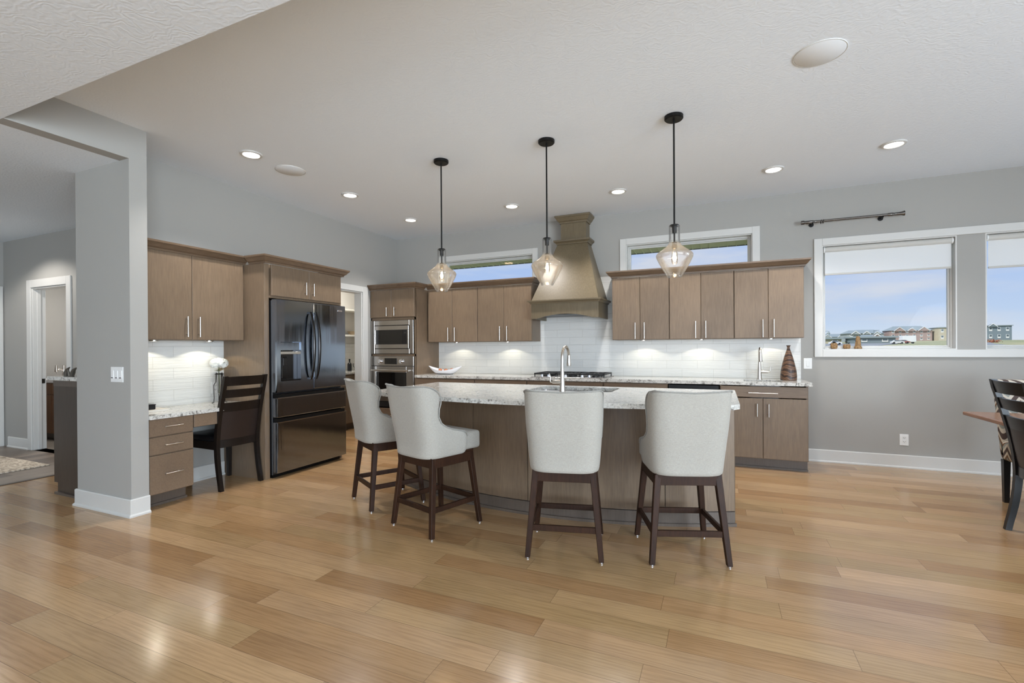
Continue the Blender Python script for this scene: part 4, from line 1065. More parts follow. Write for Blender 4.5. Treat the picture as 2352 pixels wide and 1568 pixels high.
# ================================================================== COUNTER STOOLS
def make_stool(label):
    t = thing('counter_stool', label, 'bar stool', (0, 0, 0), 'counter stools around the island')
    # shell: rows in z, columns along a path round the back
    rows = [(.528, .33, .208), (.545, .35, .214), (.60, .362, .220), (.655, .360, .224), (.680, .354, .226), (.694, .332, .227), (.706, .285, .228), (.722, .222, .229), (.745, .170, .230), (.775, .132, .231), (.82, .116, .233), (.87, .126, .235), (.91, .146, .236), (.95, .156, .237), (.98, .144, .237), (1.005, .116, .238), (1.022, .078, .238), (1.034, .028, .238)]
    NC = 28; rc = .095
    def path(s, w):
        a = abs(s); sg = 1 if s >= 0 else -1
        st = w - rc
        if a <= st: return Vector((s, -.24 - .006 * (1 - (a / w) ** 2), 0)), Vector((0, 1, 0))
        if a <= st + rc * pi / 2:
            q = (a - st) / rc; return Vector((sg * (st + rc * sin(q)), -.24 + rc - rc * cos(q), 0)), Vector((-sg * sin(q), cos(q), 0))
        return Vector((sg * w, -.24 + rc + (a - st - rc * pi / 2), 0)), Vector((-sg, 0, 0))
    bm = nb(); O_, I_ = [], []; TH = .042
    for z, ex, w in rows:
        Lh = (w - rc) + rc * pi / 2 + max(ex - rc, -.10); ro, ri = [], []
        lean = -.075 * max(0, (z - .60) / .43)
        for c in range(NC + 1):
            s = -Lh + 2 * Lh * c / NC; p, nr = path(s, w)
            dip = 0
            if z > .99: dip = -.012 * (1 - min(1, abs(s) / w)) * ((z - .99) / .044)
            p = p + Vector((0, lean, z + dip)); ro.append(bm.verts.new(p)); ri.append(bm.verts.new(p + nr * TH))
        O_.append(ro); I_.append(ri)
    nr_ = len(rows)
    for i in range(nr_ - 1):
        for c in range(NC):
            bm.faces.new((O_[i][c], O_[i][c + 1], O_[i + 1][c + 1], O_[i + 1][c])); bm.faces.new((I_[i][c + 1], I_[i][c], I_[i + 1][c], I_[i + 1][c + 1]))
        for c in (0, NC): bm.faces.new((O_[i][c], O_[i + 1][c], I_[i + 1][c], I_[i][c]))
    for c in range(NC):
        for i in (0, nr_ - 1): bm.faces.new((O_[i][c], I_[i][c], I_[i][c + 1], O_[i][c + 1]))
    edge = [O_[i][0].co.copy() for i in range(3, nr_)] + [O_[-1][c].co.copy() for c in range(1, NC + 1)] + [O_[i][NC].co.copy() for i in range(nr_ - 2, 2, -1)]
    sh = part('backrest', bm, MLINEN, t, True, angle=50)
    md = sh.modifiers.new('soft', 'SUBSURF'); md.levels = 1; md.render_levels = 1
    bm = nb(); tube(bm, edge, .0045, 8); part('piping', bm, MPIPE, sh, True)
    bm = nb(); box(bm, -.200, .200, -.185, .262, .546, .676, .024, 4)
    for v in bm.verts:
        if v.co.z > .64: v.co.z += .012 * (1 - (v.co.x / .2) ** 2) * (1 - ((v.co.y - .02) / .22) ** 2)
    st = part('seat', bm, MLINEN, t, True, angle=60)
    bm = nb(); box(bm, -.19, .19, -.20, .19, .528, .548); part('seat_base', bm, MESP, t)
    bm = nb()
    for y0, y1 in ((-.192, -.168), (.165, .189)): box(bm, -.175, .175, y0, y1, .465, .535, .002)
    for x0, x1 in ((-.197, -.173), (.173, .197)): box(bm, x0, x1, -.170, .168, .465, .535, .002)
    part('apron', bm, MESP, t)
    def legq(sx, sy):
        bm = nb(); top = Vector((sx * .174, sy * .170 , .529)); bot = Vector((sx * .222, sy * .222, .008)); A, B = [], []
        for dx, dy in ((-1, -1), (1, -1), (1, 1), (-1, 1)):
            A.append(bm.verts.new(top + Vector((dx * .020, dy * .020, 0)))); B.append(bm.verts.new(bot + Vector((dx * .0155, dy * .0155, 0))))
        bm.faces.new(A); bm.faces.new(B)
        for i in range(4): bm.faces.new((A[i], A[(i + 1) % 4], B[(i + 1) % 4], B[i]))
        bmesh.ops.bevel(bm, geom=bm.edges[:], offset=.003, segments=1, affect='EDGES')
        o = part('leg', bm, MESP, t)
        bm = nb(); lathe(bm, [(0, 0), (.012, 0), (.013, .003), (.012, .009), (0, .009)], (bot.x, bot.y, 0), 14, False, False); part('glide', bm, MCHROME, o, True)
    for sx in (-1, 1):
        for sy in (-1, 1): legq(sx, sy)
    k = .174 + .048 * (.53 - .185) / .522; ky = .170 + .052 * (.53 - .185) / .522
    for sy in (-1, 1):
        bm = nb(); box(bm, -k + .012, k - .012, sy * ky - .009, sy * ky + .009, .168, .204, .002); part('stretcher', bm, MESP, t)
    for sx in (-1, 1):
        bm = nb(); box(bm, sx * k - .009, sx * k + .009, -ky + .012, ky - .012, .168, .204, .002); part('stretcher', bm, MESP, t)
    return t
st0 = make_stool('counter stool at the refrigerator end of the island')
st0.location = (2.118, -2.928, 0); st0.rotation_euler = (0, 0, radians(-31))
dup(st0, (2.796, -3.232, 0), radians(-18.6), 'counter stool turned sideways, second from the refrigerator')
dup(st0, (3.79, -3.245, 0), radians(13.2), 'counter stool with its back squarely to the viewer, behind the island sink')
dup(st0, (4.47, -3.04, 0), radians(19.8), 'counter stool at the dining end of the island')

# ================================================================== LADDER BACK CHAIRS
def make_chair(label, wood, seatm, panelm):
    t = thing('ladder_back_chair', label, 'chair', (0, 0, 0))
    Wh = .215
    prof = [(-.275, 0), (-.245, .12), (-.220, .28), (-.212, .44), (-.236, .62), (-.285, .82), (-.348, 1.045)]
    def yback(z):
        for (a, b), (c, d) in zip(prof, prof[1:]):
            if z <= d: return a + (c - a) * (z - b) / (d - b)
        return prof[-1][0]
    for sx in (-1, 1):
        bm = nb(); secs = []
        N_ = 18
        for i in range(N_ + 1):
            z = 1.045 * i / N_; u = z / 1.045
            # smooth the profile
            y = sum(yback(max(0, min(1.045, z + dz))) for dz in (-.06, -.03, 0, .03, .06)) / 5; dp = .021 - .004 * abs(u - .45) * 2; x = sx * (Wh - .018)
            secs.append([bm.verts.new((x + a * .017, y + b * dp, z)) for a, b in ((-1, -1), (1, -1), (1, 1), (-1, 1))])
        for a, b in zip(secs, secs[1:]):
            for k in range(4): bm.faces.new((a[k], a[(k + 1) % 4], b[(k + 1) % 4], b[k]))
        bm.faces.new(secs[0]); bm.faces.new(secs[-1]); part('back_post', bm, wood, t)
    def rail(nm, z0, z1, mat, th=.010, curve=.022):
        bm = nb(); N_ = 10; secs = []
        for i in range(N_ + 1):
            u = -1 + 2 * i / N_; x = u * (Wh - .034); row = []
            for z, b in ((z0, -1), (z0, 1), (z1, 1), (z1, -1)):
                row.append(bm.verts.new((x, yback(z) + b * th - curve * (1 - u * u), z)))
            secs.append(row)
        for a, b in zip(secs, secs[1:]):
            for k in range(4): bm.faces.new((a[k], a[(k + 1) % 4], b[(k + 1) % 4], b[k]))
        bm.faces.new(secs[0]); bm.faces.new(secs[-1]); part(nm, bm, mat, t, True, angle=40)
    rail('top_rail', .955, 1.04, wood); rail('slat', .845, .920, wood); rail('slat', .715, .800, wood); rail('back_panel', .455, .715, panelm, .008); rail('lower_rail', .385, .455, wood)
    for sx in (-1, 1):
        bm = nb(); A = []; 
        x = sx * .195
        for z, r_ in ((0, .016), (.44, .021)): A.append([bm.verts.new((x + a * r_, .205 + b * r_, z)) for a, b in ((-1, -1), (1, -1), (1, 1), (-1, 1))])
        for k in range(4): bm.faces.new((A[0][k], A[0][(k + 1) % 4], A[1][(k + 1) % 4], A[1][k]))
        bm.faces.new(A[0]); bm.faces.new(A[1]); part('leg', bm, wood, t)
    bm = nb(); box(bm, -.19, .19, .195, .215, .37, .44); box(bm, -.205, -.185, -.20, .19, .37, .44); box(bm, .185, .205, -.20, .19, .37, .44); part('apron', bm, wood, t)
    bm = nb(); box(bm, -.205, .205, -.195, .228, .436, .492, .022, 3); part('seat', bm, seatm, t, True, angle=60)
    return t
ch = make_chair('dark ladder back chair tucked under the desk top', MDKCH, MBLEATHER, MLEATHER)
ch.location = (.300, -3.115, 0); ch.rotation_euler = (0, 0, radians(88))
ch2 = make_chair('black ladder back chair at the side of the dining table', MBLKW, MBLEATHER, MLEATHER)
ch2.location = (6.81, -2.0, 0); ch2.rotation_euler = (0, 0, radians(-90))

# ================================================================== DINING TABLE AND PATTERNED CHAIR
t = thing('dining_table', 'brown wooden dining table at the edge of the room', 'dining table', (7.1, -2.2, 0))
bm = nb(); box(bm, 6.556, 7.75, -3.2, -1.095, .706, .736, .008, 2); part('tabletop', bm, MTABLE, t)
bm = nb(); box(bm, 6.87, 7.37, -2.9, -1.62, .63, .706, .004); part('apron', bm, MESP, t)
for yy in (-2.75, -1.75):
    bm = nb(); box(bm, 7.02, 7.18, yy - .06, yy + .06, .06, .63, .006); part('pedestal', bm, MESP, t)
    bm = nb(); box(bm, 6.85, 7.35, yy - .045, yy + .045, 0, .07, .01); part('foot', bm, MESP, t)
MP = Mat('diamond_pattern_fabric', RGB(190, 178, 160), .9, spec=.15)
_c = MP.n('ShaderNodeTexCoord'); _s = MP.n('ShaderNodeSeparateXYZ'); MP.l(_c.outputs['Object'], _s.inputs[0])
_a = MP.math('PINGPONG', MP.math('MULTIPLY', MP.math('ADD', _s.outputs[0], _s.outputs[1]), 7.5), .5); _zz = MP.math('MULTIPLY', _s.outputs[2], 7.0)
_f = MP.math('FRACT', MP.math('ADD', MP.math('ADD', _zz, _a), 20.0))
MP.base(MP.ramp(_f, [(0, RGB(84, 72, 68)), (.24, RGB(84, 72, 68)), (.26, RGB(196, 188, 174)), (.44, RGB(196, 188, 174)), (.46, RGB(140, 144, 138)), (.64, RGB(140, 144, 138)), (.66, RGB(112, 86, 66)), (.80, RGB(112, 86, 66)), (.82, RGB(196, 188, 174)), (1, RGB(196, 188, 174))]))
for n_ in MP.t.nodes:
    if n_.type == 'VALTORGB': n_.color_ramp.interpolation = 'CONSTANT'
MP = MP.m
t = thing('upholstered_chair', 'tall chair in diamond patterned fabric at the end of the table', 'chair', (7.09, -1.25, 0))
bm = nb(); box(bm, 6.825, 7.355, -1.52, -1.01, .345, .50, .025, 3); part('seat', bm, MP, t, True, angle=60)
bm = nb(); box(bm, 6.825, 7.355, -1.085, -1.0, .36, .995, .025, 3)
for v in bm.verts: v.co.y += .13 * max(0, (v.co.z - .5)) / .48
part('backrest', bm, MP, t, True, angle=60)
for sx in (6.845, 7.335):
    for sy in (-1.50, -1.05):
        bm = nb(); A = [[bm.verts.new((sx + a * r_, sy + b * r_, z)) for a, b in ((-1, -1), (1, -1), (1, 1), (-1, 1))] for z, r_ in ((0, .016), (.35, .022))]
        for k in range(4): bm.faces.new((A[0][k], A[0][(k + 1) % 4], A[1][(k + 1) % 4], A[1][k]))
        bm.faces.new(A[0]); bm.faces.new(A[1]); part('leg', bm, MBLKW, t)

# ================================================================== EAVE OUTSIDE THE NARROW WINDOWS
MSOF = Mat('ribbed_soffit', RGB(206, 208, 172), .5).m
MFAS = Mat('dark_fascia', RGB(60, 62, 54), .5).m
bm = nb(); box(bm, -.5, 5.66, .15, .50, 2.575, 2.60)
xx = -.5
while xx < 5.64:
    box(bm, xx, xx + .010, .15, .50, 2.569, 2.576); xx += .104
struct('trim_eave', bm, MSOF, 'ribbed olive soffit outside the narrow windows')
bm = nb(); box(bm, -.5, 5.66, .50, .52, 2.568, 2.80); box(bm, -.5, 5.66, .15, .50, 2.61, 2.80); struct('trim_fascia', bm, MFAS, 'dark fascia board outside the narrow windows')
t = thing('soffit_light', 'small round light in the soffit outside the window beside the oven tower', 'outdoor light', (1.78, .40, 2.575))
bm = nb(); lathe(bm, [(0, -.004), (.05, -.004), (.058, -.007), (.066, 0)], (1.78, .40, 2.576), 24, False, False); part('trim_ring', bm, emis('soffit_lens', (1, .72, .46, 1), .6), t, True)

# ================================================================== PANTRY
def room_lamp(name, loc, power, size, col):
    d = bpy.data.lights.new(name, 'AREA'); d.shape = 'DISK'; d.size = size; d.energy = power; d.color = col; link_light(name, d, loc)
room_lamp('pantry_lamp', (-.62, -.5, HL - .03), 26, .3, (1, .95, .88))
room_lamp('bath_lamp', (-3.7, -2.6, HL - .03), 40, .3, (1, .96, .92))
MSHELF = Mat('white_shelf_paint', RGB(224, 221, 212), .5).m
for z, lb in ((1.925, 'high white shelf in the pantry'), (1.495, 'white pantry shelf holding the woven bowl')):
    bm = nb(); box(bm, -1.298, -1.0, -2.07, .99, z, z + .03, .003)
    solo('pantry_shelf', bm, MSHELF, lb, 'shelf', (-1.15, -.5, z), 'pantry shelves')
t = thing('base_cabinet', 'brown base cabinet along the pantry wall', 'base cabinet', (-1.0, -.5, 0))
bm = nb(); box(bm, -1.298, -.70, -2.07, .99, .1, .88); part('carcass', bm, MCAB, t)
for i in range(5):
    bm = nb(); box(bm, -.699, -.68, -2.06 + i * .61, -2.06 + i * .61 + .60, .11, .87, BEV); o = part('door', bm, MCAB, t)
    bar_handle(o, (-.68, -2.0 + i * .61, .66), (-.68, -2.0 + i * .61, .82), (1, 0, 0))
bm = nb(); box(bm, -1.298, -.76, -2.07, .99, 0, .1); part('toe_kick', bm, MKICK, t)
bm = nb(); box(bm, -1.298, -.66, -2.07, .99, .882, .915, .003); solo('countertop', bm, MGRAN, 'granite counter seen through the pantry doorway', 'countertop', (-1.0, -.5, .882))
bm = nb(); box(bm, -1.299, -1.29, -2.07, .99, .917, 1.37); solo('tile_backsplash', bm, MTILEY, 'white tile above the pantry counter', 'backsplash')
MWICK = Mat('woven_fibre', RGB(150, 132, 108), .8); MWICK.bump(MWICK.noise(MWICK.coord((1, 1, 6)), 60, 2), .6, .004); MWICK = MWICK.m
bm = nb(); lathe(bm, [(0, 0), (.07, 0), (.10, .02), (.125, .06), (.13, .065), (.12, .06), (.095, .024), (.06, .008), (0, .008)], (-1.13, .31, 1.5255), 28, False, False)
solo('woven_bowl', bm, MWICK, 'woven bowl on the pantry shelf', 'bowl', (-1.13, .31, 1.5255), None, True)
def bottle(label, x, y, h, r, mat, neck=.35):
    t = thing('bottle', label, 'bottle', (x, y, .9152), 'bottles on the pantry counter')
    bm = nb(); lathe(bm, [(0, 0), (r, 0), (r, h * (.9 - neck)), (r * .8, h * (1 - neck)), (r * .36, h * (1.07 - neck)), (r * .34, h * .93), (0, h * .93)], (x, y, .9152), 18, False, False); part('body', bm, mat, t, True)
    bm = nb(); cyl(bm, (x, y, .9152 + h * .90), (x, y, .9152 + h), r * .42, n=12); part('cap', bm, MBLK, t, True)
bottle('tall dark bottle at the pantry counter edge', -1.05, .30, .32, .034, MBPLAS)
bottle('short dark bottle on the pantry counter beside the refrigerator', -1.0, .03, .20, .035, MBPLAS)
def goblet(label, x, y, h, r, mat=None):
    bm = nb(); lathe(bm, [(0, 0), (r * .8, 0), (r * .8, .004), (.006, .01), (.006, h * .35), (r * .7, h * .5), (r, h * .75), (r * .9, h), (r * .86, h), (r * .95, h * .75), (r * .6, h * .52), (0, h * .46)], (x, y, .9152), 18, False, False)
    solo('goblet', bm, mat or MCLEAR, label, 'glass', (x, y, .9152), 'glasses on the pantry counter', True)
goblet('clear goblet next to the short dark bottle in the pantry', -.93, .08, .13, .034)
goblet('clear goblet between the pantry kettle and the bottle', -.86, .15, .12, .034)
t = thing('kettle', 'bright metal kettle with a loop handle on the pantry counter', 'kettle', (-.95, .235, .9152))
bm = nb(); lathe(bm, [(0, 0), (.07, 0), (.075, .01), (.066, .08), (.04, .115), (.02, .12), (.012, .135), (0, .138)], (-.95, .235, .9152), 22, False, False); part('body', bm, MCHROME, t, True)
bm = nb(); tube(bm, [(-.95, .235 + .055 * cos(a * pi / 10), 1.0 + .1 * sin(a * pi / 10)) for a in range(11)], .007, 8); part('handle', bm, MBLK, t, True)
bm = nb(); box(bm, -1.02, -.78, .0, .33, .9152, .925, .003); 
bm.free()

# ================================================================== HALL
t = thing('hall_cabinet', 'tall brown cabinet end behind the grey wall end', 'cabinet', (-.5, -3.5, 0))
bm = nb(); prism(bm, [(-.76, 0), (-.205, 0), (-.205, 1.02), (-.82, 1.02), (-.82, .10), (-.76, .10)], 'y', -3.925, -3.07); part('carcass', bm, cabinet_wood('dark_hall_wood', RGB(58, 49, 42), RGB(76, 65, 56)), t)
bm = nb(); box(bm, -.775, -.205, -3.945, -3.925, 0, .02); part('shoe_molding', bm, MKICK, t)
bm = nb(); box(bm, -.815, -.205, -3.930, -3.925, .968, 1.02); part('top_rail', bm, MKICK, t)
bm = nb(); box(bm, -.865, -.205, -3.955, -3.07, 1.02, 1.055, .003); solo('countertop', bm, MGRAN, 'small granite top on the hall cabinet', 'countertop', (-.5, -3.5, 1.02))
MPEW = Mat('brushed_pewter', RGB(150, 146, 140), .3, 1.0).m
def ornament(label, x, y, lean, two):
    t = thing('metal_ornament', label, 'ornament', (x, y, 1.055), 'curved metal ornaments on the hall cabinet')
    bm = nb(); tube(bm, [(x, y, 1.0552), (x + lean * .10, y, 1.085), (x + lean * .35, y, 1.115), (x + lean, y, 1.135)], [.016, .020, .014, .004], 10); part('body', bm, MPEW, t, True)
    if two:
        bm = nb(); tube(bm, [(x + .055, y, 1.0552), (x + .045, y, 1.085), (x + lean * .5, y, 1.122)], [.010, .010, .006], 8); part('leg', bm, MPEW, t, True)
ornament('pewter ornament with two legs on the hall cabinet', -.765, -3.86, .065, True)
ornament('single curved pewter blade on the hall cabinet', -.66, -3.86, .085, False)
t = thing('bath_vanity', 'warm brown vanity seen through the hall doorway', 'vanity', (-3.9, -2.3, 0))
MVAN = cabinet_wood('warm_vanity_wood', RGB(112, 74, 48), RGB(140, 98, 66))
bm = nb(); box(bm, -4.7, -2.9, -2.58, -1.96, .09, .825); part('carcass', bm, MVAN, t)
bm = nb(); box(bm, -4.7, -2.9, -2.52, -1.96, 0, .09); part('toe_kick', bm, MKICK, t)
for i in range(3):
    a = -4.69 + i * .6
    bm = nb(); box(bm, a, a + .59, -2.6, -2.58, .66, .815, BEV); part('drawer', bm, MVAN, t)
    bm = nb(); box(bm, a, a + .59, -2.6, -2.58, .10, .64, BEV); part('door', bm, MVAN, t)
bm = nb(); box(bm, -4.72, -2.88, -2.62, -1.955, .826, .868, .004); solo('countertop', bm, MPORC, 'white vanity top in the bathroom', 'countertop', (-3.8, -2.3, .826))
gooseneck('bath_faucet', 'small faucet on the white vanity top', (-4.36, -2.34, .868), 1.02, .09, .97, 1, True, -1)
MRUG = Mat('cream_tufted_rug', RGB(196, 182, 164), .95); MRUG.base(MRUG.ramp(MRUG.noise(MRUG.coord((1, 3, 1)), 14, 5, .7), [(.4, RGB(142, 128, 112)), (.55, RGB(206, 194, 176))])); MRUG.bump(MRUG.noise(MRUG.coord(), 80, 3), .5, .01)
bm = nb(); box(bm, -3.6, -2.18, -5.6, -3.40, .0005, .013, .004); solo('rug', bm, MRUG.m, 'cream patterned rug on the hall floor', 'rug', (-2.9, -4.5, 0))
bm = nb(); box(bm, -1.625, -1.575, -5.5, -3.07, 0, .006, .002); struct('trim_threshold', bm, MKICK, 'floor strip between oak and hall planks')
d = bpy.data.lights.new('hall_lamp', 'SPOT'); d.energy = 60; d.spot_size = radians(138); d.spot_blend = .35; d.color = (1, .95, .9); d.shadow_soft_size = .05
link_light('hall_lamp', d, (-2.95, -3.78, HL - .02))

# ================================================================== OUTSIDE
def gz(y):
    pts = [(.15, -.4), (15, .2), (30, .6), (60, 1.0), (90, 1.35), (120, 1.75), (300, 3.6), (700, 6.0)]
    for (a, b), (c, d_) in zip(pts, pts[1:]):
        if y <= c: return b + (d_ - b) * (y - a) / (c - a)
    return pts[-1][1]
MG = Mat('dry_lawn', RGB(168, 166, 128), .9); MG.base(MG.ramp(MG.noise(MG.coord(), .12, 4), [(.4, RGB(142, 150, 110)), (.62, RGB(188, 180, 142))])); MG = MG.m
bm = nb(); ys = [.16, 8, 15, 22, 30, 45, 60, 90, 120, 180, 300, 500, 700]; prev = None
for y in ys:
    row = [bm.verts.new((x, y, gz(y))) for x in (-200, -50, 0, 50, 100, 200, 400)]
    if prev:
        for i in range(6): bm.faces.new((prev[i], prev[i + 1], row[i + 1], row[i]))
    prev = row
struct('ground', bm, MG, 'lawn rising outside the big windows')
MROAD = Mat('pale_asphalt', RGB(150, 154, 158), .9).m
def ribbon(name, pts, w, label):
    bm = nb(); prev = None
    for i, (x, y) in enumerate(pts):
        row = [bm.verts.new((x - w / 2, y, gz(y) + .05)), bm.verts.new((x + w / 2, y, gz(y) + .05))]
        if prev: bm.faces.new((prev[0], prev[1], row[1], row[0]))
        prev = row
    r = bmesh.ops.extrude_face_region(bm, geom=bm.faces[:])
    for v in r['geom']:
        if isinstance(v, bmesh.types.BMVert): v.co.z -= .04
    struct(name, bm, MROAD, label)
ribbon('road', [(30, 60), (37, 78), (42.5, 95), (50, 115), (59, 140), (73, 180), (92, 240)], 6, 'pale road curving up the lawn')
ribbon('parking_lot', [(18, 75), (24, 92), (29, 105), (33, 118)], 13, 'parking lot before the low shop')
MBR = Mat('haze_pale_brick', RGB(166, 146, 142), .85).m; MGREY = Mat('grey_siding', RGB(160, 168, 172), .8).m; MROOF = Mat('grey_shingles', RGB(146, 158, 164), .85).m  # outdoor tones lightened to put distance haze into the colour
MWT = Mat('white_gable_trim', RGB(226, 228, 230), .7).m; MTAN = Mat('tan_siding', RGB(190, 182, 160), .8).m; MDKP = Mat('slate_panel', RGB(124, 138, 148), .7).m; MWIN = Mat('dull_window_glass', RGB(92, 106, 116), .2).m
def house(label, x0, x1, y, ze, zr, wallm, gables, floors, depth=12, group='buildings beyond the lawn', flat=False):
    zb = gz(y) - .5; t = thing('building', label, 'building', ((x0 + x1) / 2, y + depth / 2, zb), group)
    bm = nb(); box(bm, x0, x1, y, y + depth, zb, ze); part('wall', bm, wallm, t)
    bm = nb()
    if flat: box(bm, x0 - .4, x1 + .4, y - .5, y + depth + .4, ze, ze + .35)
    else:
        k = min(3.0, (x1 - x0) * .2); A = [bm.verts.new(p) for p in ((x0 - .5, y - .5, ze), (x1 + .5, y - .5, ze), (x1 + .5, y + depth + .5, ze), (x0 - .5, y + depth + .5, ze))]; R1 = bm.verts.new((x0 + k, y + depth / 2, zr)); R2 = bm.verts.new((x1 - k, y + depth / 2, zr))
        bm.faces.new((A[0], A[1], R2, R1)); bm.faces.new((A[1], A[2], R2)); bm.faces.new((A[2], A[3], R1, R2)); bm.faces.new((A[3], A[0], R1)); bm.faces.new(list(reversed(A)))
    part('roof', bm, MROOF, t)
    for gx, gw in gables:
        hgt = gw * .42
        bm = nb(); prism(bm, [(gx - gw / 2, ze - .3), (gx + gw / 2, ze - .3), (gx, ze - .3 + hgt)], 'y', y - .9, y + 1.5); g = part('gable', bm, wallm, t)
        bm = nb()
        for s in (-1, 1): tube(bm, [(gx + s * (gw / 2 + .2), y - 1.0, ze - .35), (gx, y - 1.0, ze - .2 + hgt)], .17, 4)
        part('gable_trim', bm, MWT, g)
    n = max(2, int((x1 - x0) / 2.6))
    for f in range(floors):
        zc = zb + .5 + (ze - zb - .5) * (f + .55) / floors
        for i in range(n):
            xc = x0 + (x1 - x0) * (i + .5) / n; wq = .55; hq = (ze - zb - .5) / floors * .26
            bm = nb(); box(bm, xc - wq, xc + wq, y - .08, y + .02, zc - hq, zc + hq); w = part('window', bm, MWT, t)
            bm = nb(); box(bm, xc - wq * .75, xc + wq * .75, y - .11, y - .07, zc - hq * .2, zc + hq * .85); part('pane', bm, MWIN, w)
    return t
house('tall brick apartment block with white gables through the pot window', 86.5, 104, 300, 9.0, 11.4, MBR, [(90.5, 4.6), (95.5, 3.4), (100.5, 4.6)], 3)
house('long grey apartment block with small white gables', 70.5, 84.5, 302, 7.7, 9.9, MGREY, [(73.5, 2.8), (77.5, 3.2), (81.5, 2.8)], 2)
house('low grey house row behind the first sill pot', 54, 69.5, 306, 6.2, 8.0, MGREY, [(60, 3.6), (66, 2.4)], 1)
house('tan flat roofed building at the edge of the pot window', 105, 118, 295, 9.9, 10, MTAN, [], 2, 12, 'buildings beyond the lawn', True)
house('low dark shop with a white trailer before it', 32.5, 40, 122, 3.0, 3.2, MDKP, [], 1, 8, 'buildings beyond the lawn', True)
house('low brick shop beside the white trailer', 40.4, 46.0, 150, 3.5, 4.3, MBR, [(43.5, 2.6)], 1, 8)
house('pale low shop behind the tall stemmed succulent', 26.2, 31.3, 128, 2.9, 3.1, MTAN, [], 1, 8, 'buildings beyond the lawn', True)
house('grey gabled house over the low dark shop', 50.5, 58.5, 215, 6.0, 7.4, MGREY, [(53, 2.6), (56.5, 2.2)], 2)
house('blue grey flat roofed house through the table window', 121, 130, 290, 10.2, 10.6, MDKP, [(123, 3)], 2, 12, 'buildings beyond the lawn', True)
t = thing('trailer', 'plain white box trailer in front of the low shop', 'trailer', (39.5, 112, gz(112)))
bm = nb(); box(bm, 38.1, 40.2, 110.8, 113, gz(112) + .3, gz(112) + 1.55, .05); part('box', bm, MWT, t)
for xx in (38.7, 39.7):
    bm = nb(); cyl(bm, (xx, 110.9, gz(112) + .22), (xx, 111.2, gz(112) + .22), .22, n=14); part('wheel', bm, MBPLAS, t)
def car(label, x, y, mat):
    z = gz(y) + .05; t = thing('car', label, 'car', (x, y, z), 'parked cars outside')
    bm = nb(); prism(bm, [(x - 1.0, z + .18), (x + 1.0, z + .18), (x + 1.0, z + .42), (x + .62, z + .48), (x + .35, z + .70), (x - .45, z + .70), (x - .75, z + .48), (x - 1.0, z + .42)], 'y', y - .4, y + .4); part('body', bm, mat, t)
    bm = nb(); prism(bm, [(x - .68, z + .48), (x + .55, z + .48), (x + .32, z + .66), (x - .42, z + .66)], 'y', y - .41, y + .41); part('glass', bm, MWIN, t)
    for xx in (x - .6, x + .6):
        for yy in (y - .36, y + .36):
            bm = nb(); cyl(bm, (xx, yy - .06, z + .18), (xx, yy + .06, z + .18), .18, n=12); part('wheel', bm, MBPLAS, t)
MRED = Mat('dull_red_paint', RGB(160, 96, 88), .4).m
car('white parked car behind the first sill pot', 24.0, 96, MWT); car('pale parked car before the low dark shop', 35.3, 104, MWT); car('dull red parked car near the white trailer', 37.3, 108, MRED)
def lamp_post(label, x, y, h, arm):
    z = gz(y); t = thing('lamp_post', label, 'street lamp', (x, y, z), 'lamp posts by the parking lot')
    bm = nb(); cyl(bm, (x, y, z), (x, y, z + h), .085, .06, 8); part('pole', bm, MDKP, t)
    bm = nb(); tube(bm, [(x, y, z + h - .1), (x + arm * .5, y, z + h + .02), (x + arm, y, z + h)], .05, 6); box(bm, x + arm - .3, x + arm + .3, y - .15, y + .15, z + h - .05, z + h + .05); part('lamp_head', bm, MDKP, t)
lamp_post('dark lamp post rising over the first sill pot', 32.8, 150, 3.3, -.9); lamp_post('dark lamp post near the cone vase', 39.3, 135, 3.1, .8)
lamp_post('thin lamp post between the two apartment blocks', 50.0, 150, 2.0, .01)
MTREE = Mat('grey_green_foliage', RGB(134, 146, 130), .9).m; MBARK = Mat('grey_bark', RGB(120, 112, 104), .9).m
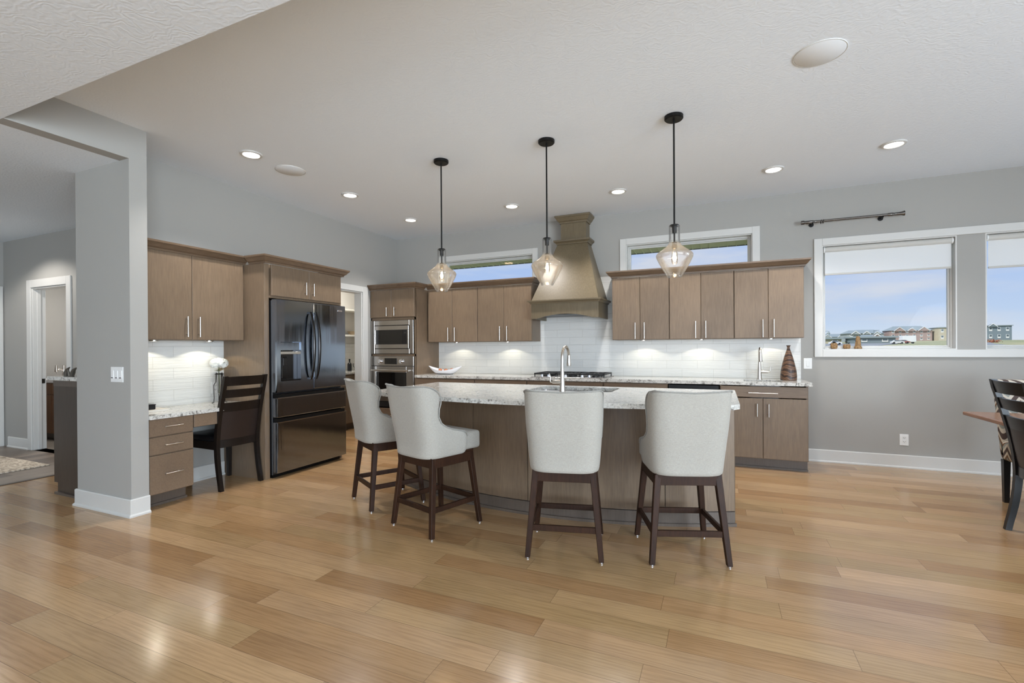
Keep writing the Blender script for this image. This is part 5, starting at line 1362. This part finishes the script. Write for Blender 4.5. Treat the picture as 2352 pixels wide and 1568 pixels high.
def tree(label, x, y, h, r, seed):
    z = gz(y); rnd = random.Random(seed); t = thing('tree', label, 'tree', (x, y, z), 'trees beyond the lawn')
    bm = nb(); tube(bm, [(x, y, z - .2), (x + .1, y, z + h * .3), (x, y, z + h * .6)], [r * .09, r * .07, r * .03], 6)
    for k in range(7):
        a = rnd.uniform(0, 2 * pi); tube(bm, [(x, y, z + h * (.25 + .05 * k)), (x + r * .7 * cos(a), y + r * .7 * sin(a), z + h * (.5 + .05 * k))], [r * .03, r * .01], 5)
    part('trunk', bm, MBARK, t)
    bm = nb()
    for k in range(260):
        zz = rnd.uniform(-1, 1); a = rnd.uniform(0, 2 * pi); rr = sqrt(1 - zz * zz) * rnd.uniform(.45, 1); c_ = Vector((x + r * rr * cos(a), y + r * rr * sin(a), z + h * .62 + h * .38 * zz * rnd.uniform(.6, 1)))
        s_ = r * .13; u_ = Vector((rnd.uniform(-1, 1), rnd.uniform(-1, 1), rnd.uniform(-1, 1))).normalized(); v_ = u_.orthogonal().normalized(); q = rnd.uniform(.6, 1.2) * s_
        bm.faces.new([bm.verts.new(c_ + u_ * q), bm.verts.new(c_ + v_ * q), bm.verts.new(c_ - u_ * q), bm.verts.new(c_ - v_ * q)])
    part('crown', bm, MTREE, t)
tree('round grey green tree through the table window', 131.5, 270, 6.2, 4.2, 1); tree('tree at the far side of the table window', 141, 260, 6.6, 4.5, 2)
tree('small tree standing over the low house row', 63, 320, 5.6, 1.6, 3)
MRSH = Mat('rust_red_shrub', RGB(150, 92, 70), .9).m
t = thing('shrub', 'rust red shrub at the edge of the table window', 'shrub', (55.2, 120, gz(120)))
bm = nb(); rnd = random.Random(9)
for k in range(160):
    c_ = Vector((55.2 + rnd.gauss(0, .55), 120 + rnd.gauss(0, .4), gz(120) + abs(rnd.gauss(0, .28)))); u_ = Vector((rnd.uniform(-1, 1), rnd.uniform(-1, 1), rnd.uniform(-1, 1))).normalized(); v_ = u_.orthogonal().normalized(); q = .12
    bm.faces.new([bm.verts.new(c_ + u_ * q), bm.verts.new(c_ + v_ * q), bm.verts.new(c_ - u_ * q), bm.verts.new(c_ - v_ * q)])
part('foliage', bm, MRSH, t)
